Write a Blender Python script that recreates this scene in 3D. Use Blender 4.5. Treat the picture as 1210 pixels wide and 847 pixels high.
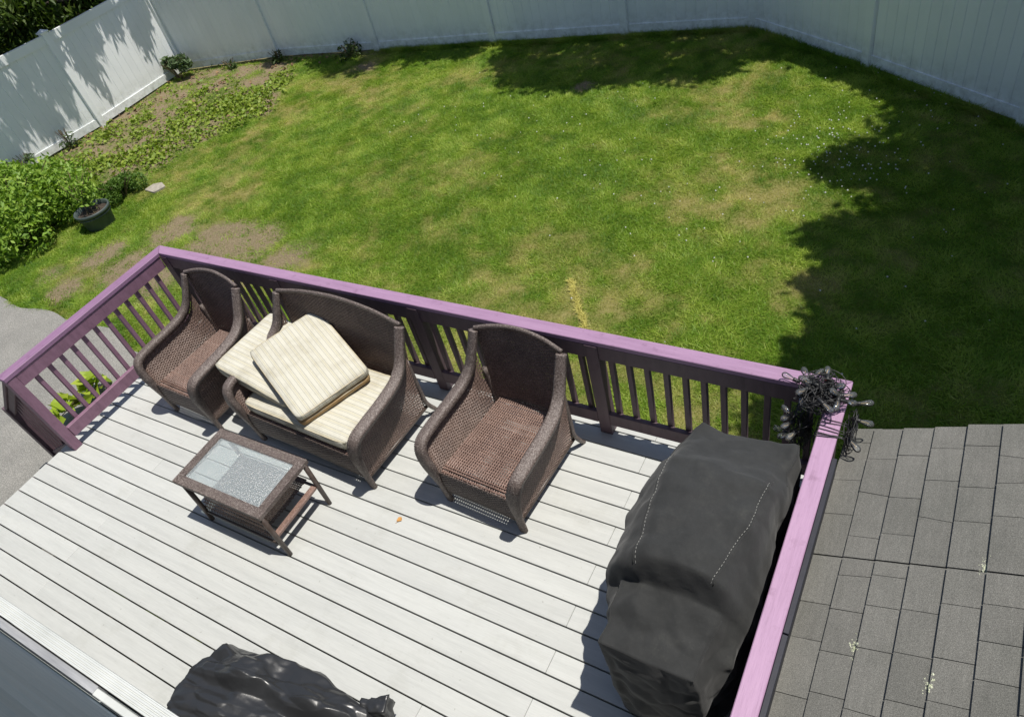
import bpy, bmesh, math, random
import numpy as np
from mathutils import Vector, Matrix

random.seed(7)
rng = np.random.default_rng(11)
scene = bpy.context.scene
COL = scene.collection
for o in list(bpy.data.objects):
    bpy.data.objects.remove(o)

# ------------------------------------------------------------------ camera
CAM = Vector((6.2516, -1.1315, 4.0314))
yaw, pit, rol = math.radians(-40.2591), math.radians(42.9608), math.radians(-17.0533)
fw = Vector((math.sin(yaw)*math.cos(pit), math.cos(yaw)*math.cos(pit), -math.sin(pit)))
rt = Vector((math.cos(yaw), -math.sin(yaw), 0))
up = rt.cross(fw)
r2 = math.cos(rol)*rt + math.sin(rol)*up
u2 = -math.sin(rol)*rt + math.cos(rol)*up
cam = bpy.data.cameras.new('camera')
cam.sensor_width = 36
cam.lens = 36*851.26/1210
cam.clip_start = 0.02
cam.clip_end = 600
camo = bpy.data.objects.new('camera', cam)
COL.objects.link(camo)
camo.matrix_world = Matrix(((r2.x, u2.x, -fw.x, CAM.x), (r2.y, u2.y, -fw.y, CAM.y), (r2.z, u2.z, -fw.z, CAM.z), (0, 0, 0, 1)))
scene.camera = camo

# ------------------------------------------------------------------ sky and sun
SUN = Vector((0.29, 0.13, 1.0)).normalized()
world = bpy.data.worlds.new('World')
scene.world = world
world.use_nodes = True
wn = world.node_tree.nodes
wl = world.node_tree.links
sky = wn.new('ShaderNodeTexSky')
sky.sky_type = 'NISHITA'
sky.sun_disc = False
sky.sun_elevation = math.asin(SUN.z)
sky.sun_rotation = math.atan2(SUN.x, SUN.y)
wl.new(sky.outputs[0], wn['Background'].inputs[0])
wn['Background'].inputs[1].default_value = 0.088
sun = bpy.data.lights.new('sun', 'SUN')
sun.energy = 4.6
sun.angle = math.radians(0.53)
sun.color = (1.0, 0.955, 0.88)
suno = bpy.data.objects.new('sun', sun)
COL.objects.link(suno)
suno.location = (10, 6, 20)
suno.rotation_euler = (-SUN).to_track_quat('-Z', 'Y').to_euler()
vs = scene.view_settings
vs.view_transform = 'Standard'
vs.look = 'None'
vs.exposure = 0.18
vs.gamma = 1.0
vs.use_curve_mapping = False

GZ = -0.65          # lawn level, the deck surface is z = 0
PI = math.pi

# ------------------------------------------------------------------ helpers: materials
def newmat(name):
    m = bpy.data.materials.new(name)
    m.use_nodes = True
    nt = m.node_tree
    return m, nt, nt.nodes, nt.links, nt.nodes['Principled BSDF']

def rgba(c):
    return (c[0], c[1], c[2], 1)

def coords(nt, kind, scale=(1, 1, 1), rot=(0, 0, 0)):
    if kind == 'World':
        out = nt.nodes.new('ShaderNodeNewGeometry').outputs['Position']
    else:
        out = nt.nodes.new('ShaderNodeTexCoord').outputs[kind]
    mp = nt.nodes.new('ShaderNodeMapping')
    mp.inputs['Scale'].default_value = scale
    mp.inputs['Rotation'].default_value = rot
    nt.links.new(out, mp.inputs['Vector'])
    return mp.outputs[0]

def noise(nt, vec, scale, detail=5, rough=0.6):
    n = nt.nodes.new('ShaderNodeTexNoise')
    n.inputs['Scale'].default_value = scale
    n.inputs['Detail'].default_value = detail
    n.inputs['Roughness'].default_value = rough
    nt.links.new(vec, n.inputs['Vector'])
    return n.outputs['Fac']

def ramp(nt, fac, stops):
    r = nt.nodes.new('ShaderNodeValToRGB')
    el = r.color_ramp.elements
    while len(el) < len(stops):
        el.new(0.5)
    for e, (p, c) in zip(el, stops):
        e.position = p
        e.color = rgba(c) if len(c) == 3 else c
    nt.links.new(fac, r.inputs[0])
    return r.outputs[0]

def mix(nt, fac, a, b, mode='MIX'):
    m = nt.nodes.new('ShaderNodeMix')
    m.data_type = 'RGBA'
    m.blend_type = mode
    for k, v in ((0, fac), (6, a), (7, b)):
        if isinstance(v, (int, float)):
            m.inputs[k].default_value = v
        elif isinstance(v, tuple):
            m.inputs[k].default_value = rgba(v)
        else:
            nt.links.new(v, m.inputs[k])
    return m.outputs[2]

def bump(nt, h, bsdf, strength=0.3, dist=0.01, prev=None):
    b = nt.nodes.new('ShaderNodeBump')
    b.inputs['Strength'].default_value = strength
    b.inputs['Distance'].default_value = dist
    nt.links.new(h, b.inputs['Height'])
    if prev is not None:
        nt.links.new(prev, b.inputs['Normal'])
    if bsdf is not None:
        nt.links.new(b.outputs[0], bsdf.inputs['Normal'])
    return b.outputs[0]

def objrand(nt, col, amount):
    oi = nt.nodes.new('ShaderNodeObjectInfo')
    r = ramp(nt, oi.outputs['Random'], [(0, (1-amount,)*3), (1, (1+amount,)*3)])
    return mix(nt, 1.0, col, r, 'MULTIPLY')

def pmat(name, c1, c2, scale=8, rough=0.6, bs=0.2, bscale=60, bdist=0.004, stretch=(1, 1, 1), rnd=0.0, coord='World', spec=0.5, lo=0.35, hi=0.65, detail=6):
    m, nt, N, L, b = newmat(name)
    v = coords(nt, coord, stretch)
    f = noise(nt, v, scale, detail)
    c = ramp(nt, f, [(lo, c1), (hi, c2)])
    if rnd:
        c = objrand(nt, c, rnd)
    L.new(c, b.inputs['Base Color'])
    b.inputs['Roughness'].default_value = rough
    b.inputs['Specular IOR Level'].default_value = spec
    if bs:
        h = noise(nt, v, bscale, 4)
        bump(nt, h, b, bs, bdist)
    return m

M = {}
# deck planks: weathered pale grey paint with grain along X
m, nt, N, L, b = newmat('deck_paint')
v = coords(nt, 'World', (0.35, 5.0, 1))
v2 = coords(nt, 'World', (1.2, 26, 1))
c = ramp(nt, noise(nt, v, 4, 8, 0.65), [(0.3, (0.425, 0.435, 0.42)), (0.55, (0.47, 0.48, 0.462)), (0.8, (0.50, 0.51, 0.49))])
g = ramp(nt, noise(nt, v2, 6, 6, 0.7), [(0.35, (0.93, 0.93, 0.93)), (0.6, (1.02, 1.02, 1.02))])
c = mix(nt, 1.0, c, g, 'MULTIPLY')
st = ramp(nt, noise(nt, coords(nt, 'World'), 2.3, 7, 0.7), [(0.28, (0.89, 0.885, 0.865)), (0.46, (1, 1, 1))])
c = mix(nt, 1.0, c, st, 'MULTIPLY')
sp = ramp(nt, noise(nt, coords(nt, 'World'), 38, 3, 0.5), [(0.24, (0.72, 0.71, 0.68)), (0.31, (1, 1, 1))])
c = mix(nt, 1.0, c, sp, 'MULTIPLY')
c = objrand(nt, c, 0.05)
L.new(c, b.inputs['Base Color'])
b.inputs['Roughness'].default_value = 0.62
bump(nt, noise(nt, v2, 10, 5, 0.7), b, 0.25, 0.004)
M['deck'] = m

def paintwood(name, c1, c2, c3, stretch):
    m, nt, N, L, b = newmat(name)
    v = coords(nt, 'World', stretch)
    c = ramp(nt, noise(nt, v, 5, 7, 0.65), [(0.3, c1), (0.5, c2), (0.75, c3)])
    k = ramp(nt, noise(nt, coords(nt, 'World'), 14, 5, 0.6), [(0.28, (0.78, 0.75, 0.76)), (0.42, (1, 1, 1))])
    c = mix(nt, 1.0, c, k, 'MULTIPLY')
    gsx = ramp(nt, noise(nt, coords(nt, 'World', tuple(q*3 for q in stretch)), 9, 5, 0.7), [(0.30, (0.86, 0.855, 0.86)), (0.45, (1, 1, 1)), (0.75, (1.04, 1.045, 1.04))])
    c = mix(nt, 1.0, c, gsx, 'MULTIPLY')
    c = objrand(nt, c, 0.06)
    L.new(c, b.inputs['Base Color'])
    b.inputs['Roughness'].default_value = 0.58
    bump(nt, noise(nt, v, 22, 5, 0.7), b, 0.3, 0.004)
    return m
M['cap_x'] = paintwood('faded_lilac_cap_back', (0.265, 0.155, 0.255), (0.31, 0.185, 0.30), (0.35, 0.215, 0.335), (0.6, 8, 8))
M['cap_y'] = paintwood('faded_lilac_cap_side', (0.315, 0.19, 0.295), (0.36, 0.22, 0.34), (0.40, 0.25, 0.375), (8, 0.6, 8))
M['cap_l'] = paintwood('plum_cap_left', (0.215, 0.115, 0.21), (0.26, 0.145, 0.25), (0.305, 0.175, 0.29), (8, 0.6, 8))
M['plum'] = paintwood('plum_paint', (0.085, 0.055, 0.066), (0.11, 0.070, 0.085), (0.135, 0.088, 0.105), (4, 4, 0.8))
M['plum_l'] = paintwood('plum_paint_sunlit', (0.17, 0.09, 0.135), (0.215, 0.115, 0.17), (0.255, 0.14, 0.205), (4, 4, 0.8))  # lighter plum for the left run, its sunlit look put into the colour
M['navy'] = pmat('navy_paint', (0.007, 0.008, 0.016), (0.012, 0.013, 0.024), 8, 0.6)
M['joist'] = pmat('dark_joist_timber', (0.06, 0.05, 0.04), (0.10, 0.085, 0.07), 6, 0.85)

# wicker strands
def wicker(name, a, b_, c_):
    m, nt, N, L, b = newmat(name)
    v = coords(nt, 'World')
    c = ramp(nt, noise(nt, v, 90, 3, 0.6), [(0.3, a), (0.5, b_), (0.72, c_)])
    w = ramp(nt, noise(nt, v, 6, 4, 0.6), [(0.35, (0.82, 0.80, 0.80)), (0.65, (1.15, 1.13, 1.12))])
    c = mix(nt, 1.0, c, w, 'MULTIPLY')
    L.new(c, b.inputs['Base Color'])
    b.inputs['Roughness'].default_value = 0.42
    bump(nt, noise(nt, v, 260, 2), b, 0.3, 0.002)
    return m
M['wicker'] = wicker('brown_resin_wicker', (0.085, 0.056, 0.045), (0.16, 0.11, 0.09), (0.28, 0.21, 0.18))
M['wicker_red'] = wicker('reddish_resin_wicker', (0.115, 0.068, 0.054), (0.195, 0.125, 0.10), (0.30, 0.21, 0.175))
M['wicker_grey'] = wicker('greyed_resin_wicker', (0.06, 0.042, 0.036), (0.11, 0.083, 0.072), (0.19, 0.16, 0.145))
m, nt, N, L, b = newmat('wrapped_wicker_band')
v = coords(nt, 'World')
c = ramp(nt, noise(nt, v, 110, 3, 0.6), [(0.3, (0.055, 0.040, 0.034)), (0.5, (0.125, 0.097, 0.086)), (0.7, (0.28, 0.24, 0.22))])
L.new(c, b.inputs['Base Color'])
b.inputs['Roughness'].default_value = 0.45
bump(nt, noise(nt, v, 130, 2, 0.6), b, 0.8, 0.006)
M['wrap'] = m
M['legmetal'] = pmat('bronze_leg_metal', (0.055, 0.040, 0.033), (0.085, 0.065, 0.055), 30, 0.42)

# cushions: stripes along local X
m, nt, N, L, b = newmat('striped_cushion_fabric')
tc = nt.nodes.new('ShaderNodeTexCoord')
sx = nt.nodes.new('ShaderNodeSeparateXYZ')
L.new(tc.outputs['Object'], sx.inputs[0])
def stripes(period, phase):
    a = nt.nodes.new('ShaderNodeMath'); a.operation = 'MULTIPLY_ADD'
    a.inputs[1].default_value = 1/period; a.inputs[2].default_value = phase + 20
    L.new(sx.outputs['Y'], a.inputs[0])
    f = nt.nodes.new('ShaderNodeMath'); f.operation = 'FRACT'
    L.new(a.outputs[0], f.inputs[0])
    return f.outputs[0]
CR, OL, GR = (0.53, 0.515, 0.445), (0.345, 0.33, 0.275), (0.25, 0.235, 0.20)
def const(r):
    r.node.color_ramp.interpolation = 'CONSTANT'
    return r
s1 = const(ramp(nt, stripes(0.058, 0.0), [(0, CR), (0.24, OL), (0.30, CR), (0.40, (0.49, 0.465, 0.365)), (0.60, CR), (0.68, GR), (0.73, CR)]))
v = coords(nt, 'Object')
k = ramp(nt, noise(nt, v, 7, 5, 0.6), [(0.3, (0.86, 0.84, 0.80)), (0.55, (1.04, 1.04, 1.03))])
c = mix(nt, 1.0, s1, k, 'MULTIPLY')
L.new(c, b.inputs['Base Color'])
b.inputs['Roughness'].default_value = 0.9
b.inputs['Specular IOR Level'].default_value = 0.2
h1 = noise(nt, v, 11, 4, 0.55)
n1 = bump(nt, h1, None, 0.35, 0.03)
bump(nt, noise(nt, v, 420, 2), b, 0.25, 0.002, n1)
M['cushion'] = m
M['piping'] = pmat('tan_cushion_piping', (0.42, 0.36, 0.25), (0.56, 0.50, 0.37), 20, 0.9)
M['underside'] = pmat('tan_cushion_underside', (0.26, 0.16, 0.07), (0.40, 0.27, 0.13), 9, 0.9)

# textured glass
m, nt, N, L, b = newmat('rippled_table_glass')
N.remove(b)
out = N['Material Output']
v = coords(nt, 'World')
hn = noise(nt, v, 70, 3, 0.6)
bn = bump(nt, hn, None, 0.9, 0.014)
gl = N.new('ShaderNodeBsdfGlossy'); gl.inputs['Roughness'].default_value = 0.22
L.new(bn, gl.inputs['Normal'])
tr = N.new('ShaderNodeBsdfTransparent'); tr.inputs[0].default_value = (0.74, 0.79, 0.79, 1)
df = N.new('ShaderNodeBsdfDiffuse'); df.inputs[0].default_value = (0.62, 0.67, 0.68, 1)
L.new(bn, df.inputs['Normal'])
m1 = N.new('ShaderNodeMixShader'); m1.inputs[0].default_value = 0.27
L.new(tr.outputs[0], m1.inputs[1]); L.new(df.outputs[0], m1.inputs[2])
m2 = N.new('ShaderNodeMixShader'); m2.inputs[0].default_value = 0.16
L.new(m1.outputs[0], m2.inputs[1]); L.new(gl.outputs[0], m2.inputs[2])
L.new(m2.outputs[0], out.inputs[0])
M['glass'] = m
m, nt, N, L, b = newmat('clear_bulb_glass')
N.remove(b)
out = N['Material Output']
gl = N.new('ShaderNodeBsdfGlossy'); gl.inputs['Roughness'].default_value = 0.03
tr = N.new('ShaderNodeBsdfTransparent'); tr.inputs[0].default_value = (0.95, 0.96, 0.96, 1)
fr = N.new('ShaderNodeFresnel'); fr.inputs[0].default_value = 1.65
m2 = N.new('ShaderNodeMixShader')
L.new(fr.outputs[0], m2.inputs[0])
df = N.new('ShaderNodeBsdfDiffuse'); df.inputs[0].default_value = (0.75, 0.77, 0.78, 1)
m1 = N.new('ShaderNodeMixShader'); m1.inputs[0].default_value = 0.07
L.new(tr.outputs[0], m1.inputs[1]); L.new(df.outputs[0], m1.inputs[2])
L.new(m1.outputs[0], m2.inputs[1]); L.new(gl.outputs[0], m2.inputs[2])
L.new(m2.outputs[0], out.inputs[0])
M['bulb'] = m
m, nt, N, L, b = newmat('door_glass')
b.inputs['Base Color'].default_value = (0.02, 0.025, 0.03, 1)
b.inputs['Roughness'].default_value = 0.06
M['doorglass'] = m
M['filament'] = pmat('brass_filament', (0.5, 0.35, 0.15), (0.7, 0.5, 0.25), 30, 0.35, 0)
M['cord'] = pmat('black_rubber_cord', (0.010, 0.010, 0.011), (0.02, 0.02, 0.021), 30, 0.45)
M['redtag'] = pmat('red_plastic_tag', (0.35, 0.03, 0.03), (0.45, 0.05, 0.04), 30, 0.5)

# covers
m, nt, N, L, b = newmat('black_woven_cover')
v = coords(nt, 'World')
c = ramp(nt, noise(nt, v, 9, 7, 0.7), [(0.28, (0.016, 0.017, 0.017)), (0.55, (0.024, 0.025, 0.025)), (0.8, (0.040, 0.041, 0.038))])
d = ramp(nt, noise(nt, v, 120, 3, 0.7), [(0.55, (1, 1, 1)), (0.75, (1.35, 1.33, 1.28))])
c = mix(nt, 1.0, c, d, 'MULTIPLY')
L.new(c, b.inputs['Base Color'])
b.inputs['Roughness'].default_value = 0.82
b.inputs['Specular IOR Level'].default_value = 0.3
b.inputs['Sheen Weight'].default_value = 0.1
b.inputs['Sheen Roughness'].default_value = 0.6
n1 = bump(nt, noise(nt, v, 9, 5, 0.55), None, 0.18, 0.03)
bump(nt, noise(nt, v, 500, 2), b, 0.2, 0.001, n1)
M['cover'] = m
m, nt, N, L, b = newmat('black_plastic_sheet')
v = coords(nt, 'World')
b.inputs['Base Color'].default_value = (0.026, 0.027, 0.029, 1)
b.inputs['Roughness'].default_value = 0.31
n1 = bump(nt, noise(nt, v, 9, 3, 0.5), None, 0.10, 0.02)
bump(nt, noise(nt, v, 55, 3, 0.5), b, 0.12, 0.004, n1)
M['plastic'] = m
M['stitch'] = pmat('white_stitching', (0.30, 0.30, 0.28), (0.40, 0.40, 0.37), 30, 0.8, 0)

# roof shingles
m, nt, N, L, b = newmat('grey_asphalt_shingle')
v = coords(nt, 'World')
c = ramp(nt, noise(nt, v, 260, 2, 0.8), [(0.3, (0.09, 0.089, 0.082)), (0.52, (0.15, 0.148, 0.136)), (0.72, (0.25, 0.246, 0.226))])
w = ramp(nt, noise(nt, v, 3.2, 6, 0.65), [(0.3, (0.86, 0.87, 0.85)), (0.7, (1.10, 1.09, 1.08))])
c = mix(nt, 1.0, c, w, 'MULTIPLY')
w = ramp(nt, noise(nt, coords(nt, 'World', (10, 1.2, 10)), 5, 6, 0.65), [(0.3, (0.90, 0.90, 0.90)), (0.7, (1.08, 1.08, 1.08))])
c = mix(nt, 1.0, c, w, 'MULTIPLY')
c = objrand(nt, c, 0.07)
L.new(c, b.inputs['Base Color'])
b.inputs['Roughness'].default_value = 0.9
bump(nt, noise(nt, v, 300, 2, 0.7), b, 0.6, 0.003)
M['shingle'] = m
M['tar'] = pmat('black_roof_felt', (0.006, 0.006, 0.006), (0.012, 0.012, 0.012), 20, 0.9)
M['lichen'] = pmat('pale_green_lichen', (0.34, 0.37, 0.24), (0.62, 0.64, 0.50), 60, 0.95, 0.6, 150)
M['siding'] = pmat('slate_blue_siding', (0.075, 0.115, 0.155), (0.105, 0.15, 0.195), 4, 0.5, 0.2, 40, 0.003, (0.25, 4, 5), 0.06)
M['trim'] = pmat('white_vinyl_trim', (0.46, 0.48, 0.47), (0.56, 0.58, 0.57), 5, 0.5, 0.05)
M['trimgrey'] = pmat('grey_metal_channel', (0.22, 0.23, 0.25), (0.42, 0.43, 0.45), 6, 0.4, 0.2, 30, 0.004, (0.4, 6, 6))
# fence vinyl
m, nt, N, L, b = newmat('white_vinyl_fence')
v = coords(nt, 'World', (1, 1, 0.6))
c = ramp(nt, noise(nt, v, 2.2, 6, 0.65), [(0.25, (0.80, 0.825, 0.825)), (0.6, (0.87, 0.89, 0.89))])
c = objrand(nt, c, 0.02)
tcf = nt.nodes.new('ShaderNodeTexCoord'); sxf = nt.nodes.new('ShaderNodeSeparateXYZ')
L.new(tcf.outputs['Object'], sxf.inputs[0])
mr = nt.nodes.new('ShaderNodeMapRange'); mr.inputs[1].default_value = 0.42; mr.inputs[2].default_value = 0.02
L.new(sxf.outputs['Z'], mr.inputs[0])
gm = nt.nodes.new('ShaderNodeMath'); gm.operation = 'MULTIPLY'
L.new(mr.outputs[0], gm.inputs[0])
L.new(ramp(nt, noise(nt, coords(nt, 'World'), 9, 6, 0.7), [(0.40, (0, 0, 0)), (0.72, (0.75, 0.75, 0.75))]), gm.inputs[1])
c = mix(nt, gm.outputs[0], c, (0.33, 0.33, 0.27))
L.new(c, b.inputs['Base Color'])
b.inputs['Roughness'].default_value = 0.45
M['fence'] = m
M['asphalt'] = None
m, nt, N, L, b = newmat('old_asphalt')
v = coords(nt, 'World')
c = ramp(nt, noise(nt, v, 75, 3, 0.8), [(0.28, (0.13, 0.127, 0.12)), (0.5, (0.235, 0.23, 0.213)), (0.72, (0.42, 0.405, 0.375))])
w = ramp(nt, noise(nt, v, 1.6, 7, 0.7), [(0.3, (0.80, 0.80, 0.79)), (0.7, (1.12, 1.11, 1.09))])
c = mix(nt, 1.0, c, w, 'MULTIPLY')
L.new(c, b.inputs['Base Color'])
b.inputs['Roughness'].default_value = 0.93
bump(nt, noise(nt, v, 90, 3, 0.8), b, 0.8, 0.01)
M['asphalt'] = m
M['stone'] = pmat('pale_paver_stone', (0.26, 0.235, 0.19), (0.38, 0.345, 0.29), 16, 0.9, 0.5, 50, 0.006)
M['pot'] = pmat('dark_green_plastic_pot', (0.045, 0.062, 0.060), (0.075, 0.095, 0.09), 8, 0.5, 0.1)
M['soil'] = pmat('dark_potting_soil', (0.03, 0.022, 0.016), (0.075, 0.055, 0.04), 40, 0.95, 0.8, 60, 0.02)
M['bark'] = pmat('grey_brown_bark', (0.06, 0.045, 0.035), (0.15, 0.12, 0.095), 7, 0.95, 0.8, 18, 0.03, (1, 1, 0.25))
M['stem'] = pmat('brown_stem', (0.09, 0.065, 0.035), (0.16, 0.12, 0.06), 12, 0.8)
M['deadleaf'] = pmat('orange_dead_leaf', (0.42, 0.20, 0.05), (0.58, 0.32, 0.10), 60, 0.8)
M['petal'] = pmat('white_clover_petal', (0.60, 0.60, 0.55), (0.75, 0.75, 0.70), 40, 0.8, 0)
M['litter'] = pmat('brown_leaf_litter', (0.10, 0.06, 0.032), (0.30, 0.19, 0.10), 17, 0.95)

# ground with dry / dirt attributes painted as soil cover
def attr(nt, name):
    a = nt.nodes.new('ShaderNodeAttribute')
    a.attribute_name = name
    return a.outputs['Fac']
m, nt, N, L, b = newmat('lawn_soil_and_thatch')
v = coords(nt, 'World')
gcol = ramp(nt, noise(nt, v, 30, 4, 0.7), [(0.3, (0.085, 0.14, 0.014)), (0.7, (0.17, 0.24, 0.035))])
dcol = ramp(nt, noise(nt, v, 24, 5, 0.7), [(0.3, (0.20, 0.185, 0.06)), (0.7, (0.36, 0.32, 0.13))])
scol = ramp(nt, noise(nt, v, 45, 5, 0.75), [(0.25, (0.12, 0.088, 0.056)), (0.5, (0.25, 0.195, 0.125)), (0.78, (0.40, 0.325, 0.22))])
c = mix(nt, attr(nt, 'dry'), gcol, dcol)
c = mix(nt, attr(nt, 'dirt'), c, scol)
L.new(c, b.inputs['Base Color'])
b.inputs['Roughness'].default_value = 1.0
b.inputs['Specular IOR Level'].default_value = 0.1
bump(nt, noise(nt, v, 50, 5, 0.8), b, 0.9, 0.03)
M['lawn'] = m

def leafmat(name, a, b_, c_, trans=0.35, rough=0.5):
    m, nt, N, L, b = newmat(name)
    col = ramp(nt, attr(nt, 'tint'), [(0.0, a), (0.5, b_), (1.0, c_)])
    L.new(col, b.inputs['Base Color'])
    b.inputs['Roughness'].default_value = rough
    b.inputs['Specular IOR Level'].default_value = 0.3
    t = N.new('ShaderNodeBsdfTranslucent')
    tcol = mix(nt, 1.0, col, (1.25, 1.35, 0.55), 'MULTIPLY')
    L.new(tcol, t.inputs[0])
    ms = N.new('ShaderNodeMixShader')
    ms.inputs[0].default_value = trans
    L.new(b.outputs[0], ms.inputs[1]); L.new(t.outputs[0], ms.inputs[2])
    L.new(ms.outputs[0], N['Material Output'].inputs[0])
    return m
m = leafmat('grass_blade', (0.085, 0.195, 0.014), (0.20, 0.345, 0.028), (0.385, 0.49, 0.08), 0.40)
nt = m.node_tree
pb = [n for n in nt.nodes if n.type == 'BSDF_PRINCIPLED'][0]
src = pb.inputs['Base Color'].links[0].from_socket
dryc = ramp(nt, attr(nt, 'tint'), [(0.0, (0.27, 0.27, 0.06)), (0.5, (0.43, 0.40, 0.12)), (1.0, (0.58, 0.52, 0.20))])
gc = mix(nt, attr(nt, 'dry'), src, dryc)
nt.links.new(gc, pb.inputs['Base Color'])
tb = [n for n in nt.nodes if n.type == 'BSDF_TRANSLUCENT'][0]
nt.links.new(mix(nt, 1.0, gc, (1.1, 1.15, 0.6), 'MULTIPLY'), tb.inputs[0])
M['grass'] = m
M['leaf_bush'] = leafmat('light_green_shrub_leaf', (0.10, 0.19, 0.022), (0.20, 0.33, 0.042), (0.36, 0.47, 0.08), 0.3)
M['leaf_fine'] = leafmat('fine_green_shrub_leaf', (0.05, 0.11, 0.016), (0.095, 0.18, 0.028), (0.16, 0.25, 0.045), 0.25)
M['leaf_cover'] = leafmat('ground_cover_leaf', (0.11, 0.18, 0.02), (0.20, 0.28, 0.036), (0.32, 0.38, 0.06), 0.25)
M['leaf_tree'] = leafmat('tree_leaf', (0.025, 0.055, 0.008), (0.055, 0.10, 0.014), (0.12, 0.17, 0.03), 0.3)
M['leaf_lime'] = leafmat('lime_green_leaf', (0.18, 0.28, 0.02), (0.28, 0.38, 0.035), (0.38, 0.46, 0.06), 0.35)
M['leaf_blue'] = leafmat('dusty_green_leaf', (0.05, 0.085, 0.035), (0.09, 0.14, 0.06), (0.15, 0.20, 0.10), 0.25)
M['leaf_dark'] = leafmat('dark_weed_leaf', (0.03, 0.05, 0.012), (0.05, 0.085, 0.02), (0.09, 0.13, 0.035), 0.25)

# ------------------------------------------------------------------ helpers: meshes and objects
WL = {}     # world location of every parent
def thing(name, label, cat, loc=(0, 0, 0), group=None):
    o = bpy.data.objects.new(name, None)
    o.empty_display_size = 0.1
    COL.objects.link(o)
    o.location = loc
    WL[o] = Vector(loc)
    o['label'] = label
    o['category'] = cat
    if group:
        o['group'] = group
    return o

def tag(o, label=None, cat=None, group=None, kind=None):
    for k, v_ in (('label', label), ('category', cat), ('group', group), ('kind', kind)):
        if v_:
            o[k] = v_
    return o

def link(name, me, parent=None, loc=None):
    """loc is a world location; children are placed relative to their parent"""
    o = bpy.data.objects.new(name, me)
    COL.objects.link(o)
    lw = Vector(loc) if loc is not None else (WL[parent] if parent is not None and loc is None else Vector((0, 0, 0)))
    if parent is not None:
        o.parent = parent
        o.location = lw - WL[parent]
    else:
        o.location = lw
    WL[o] = lw
    return o

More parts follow.
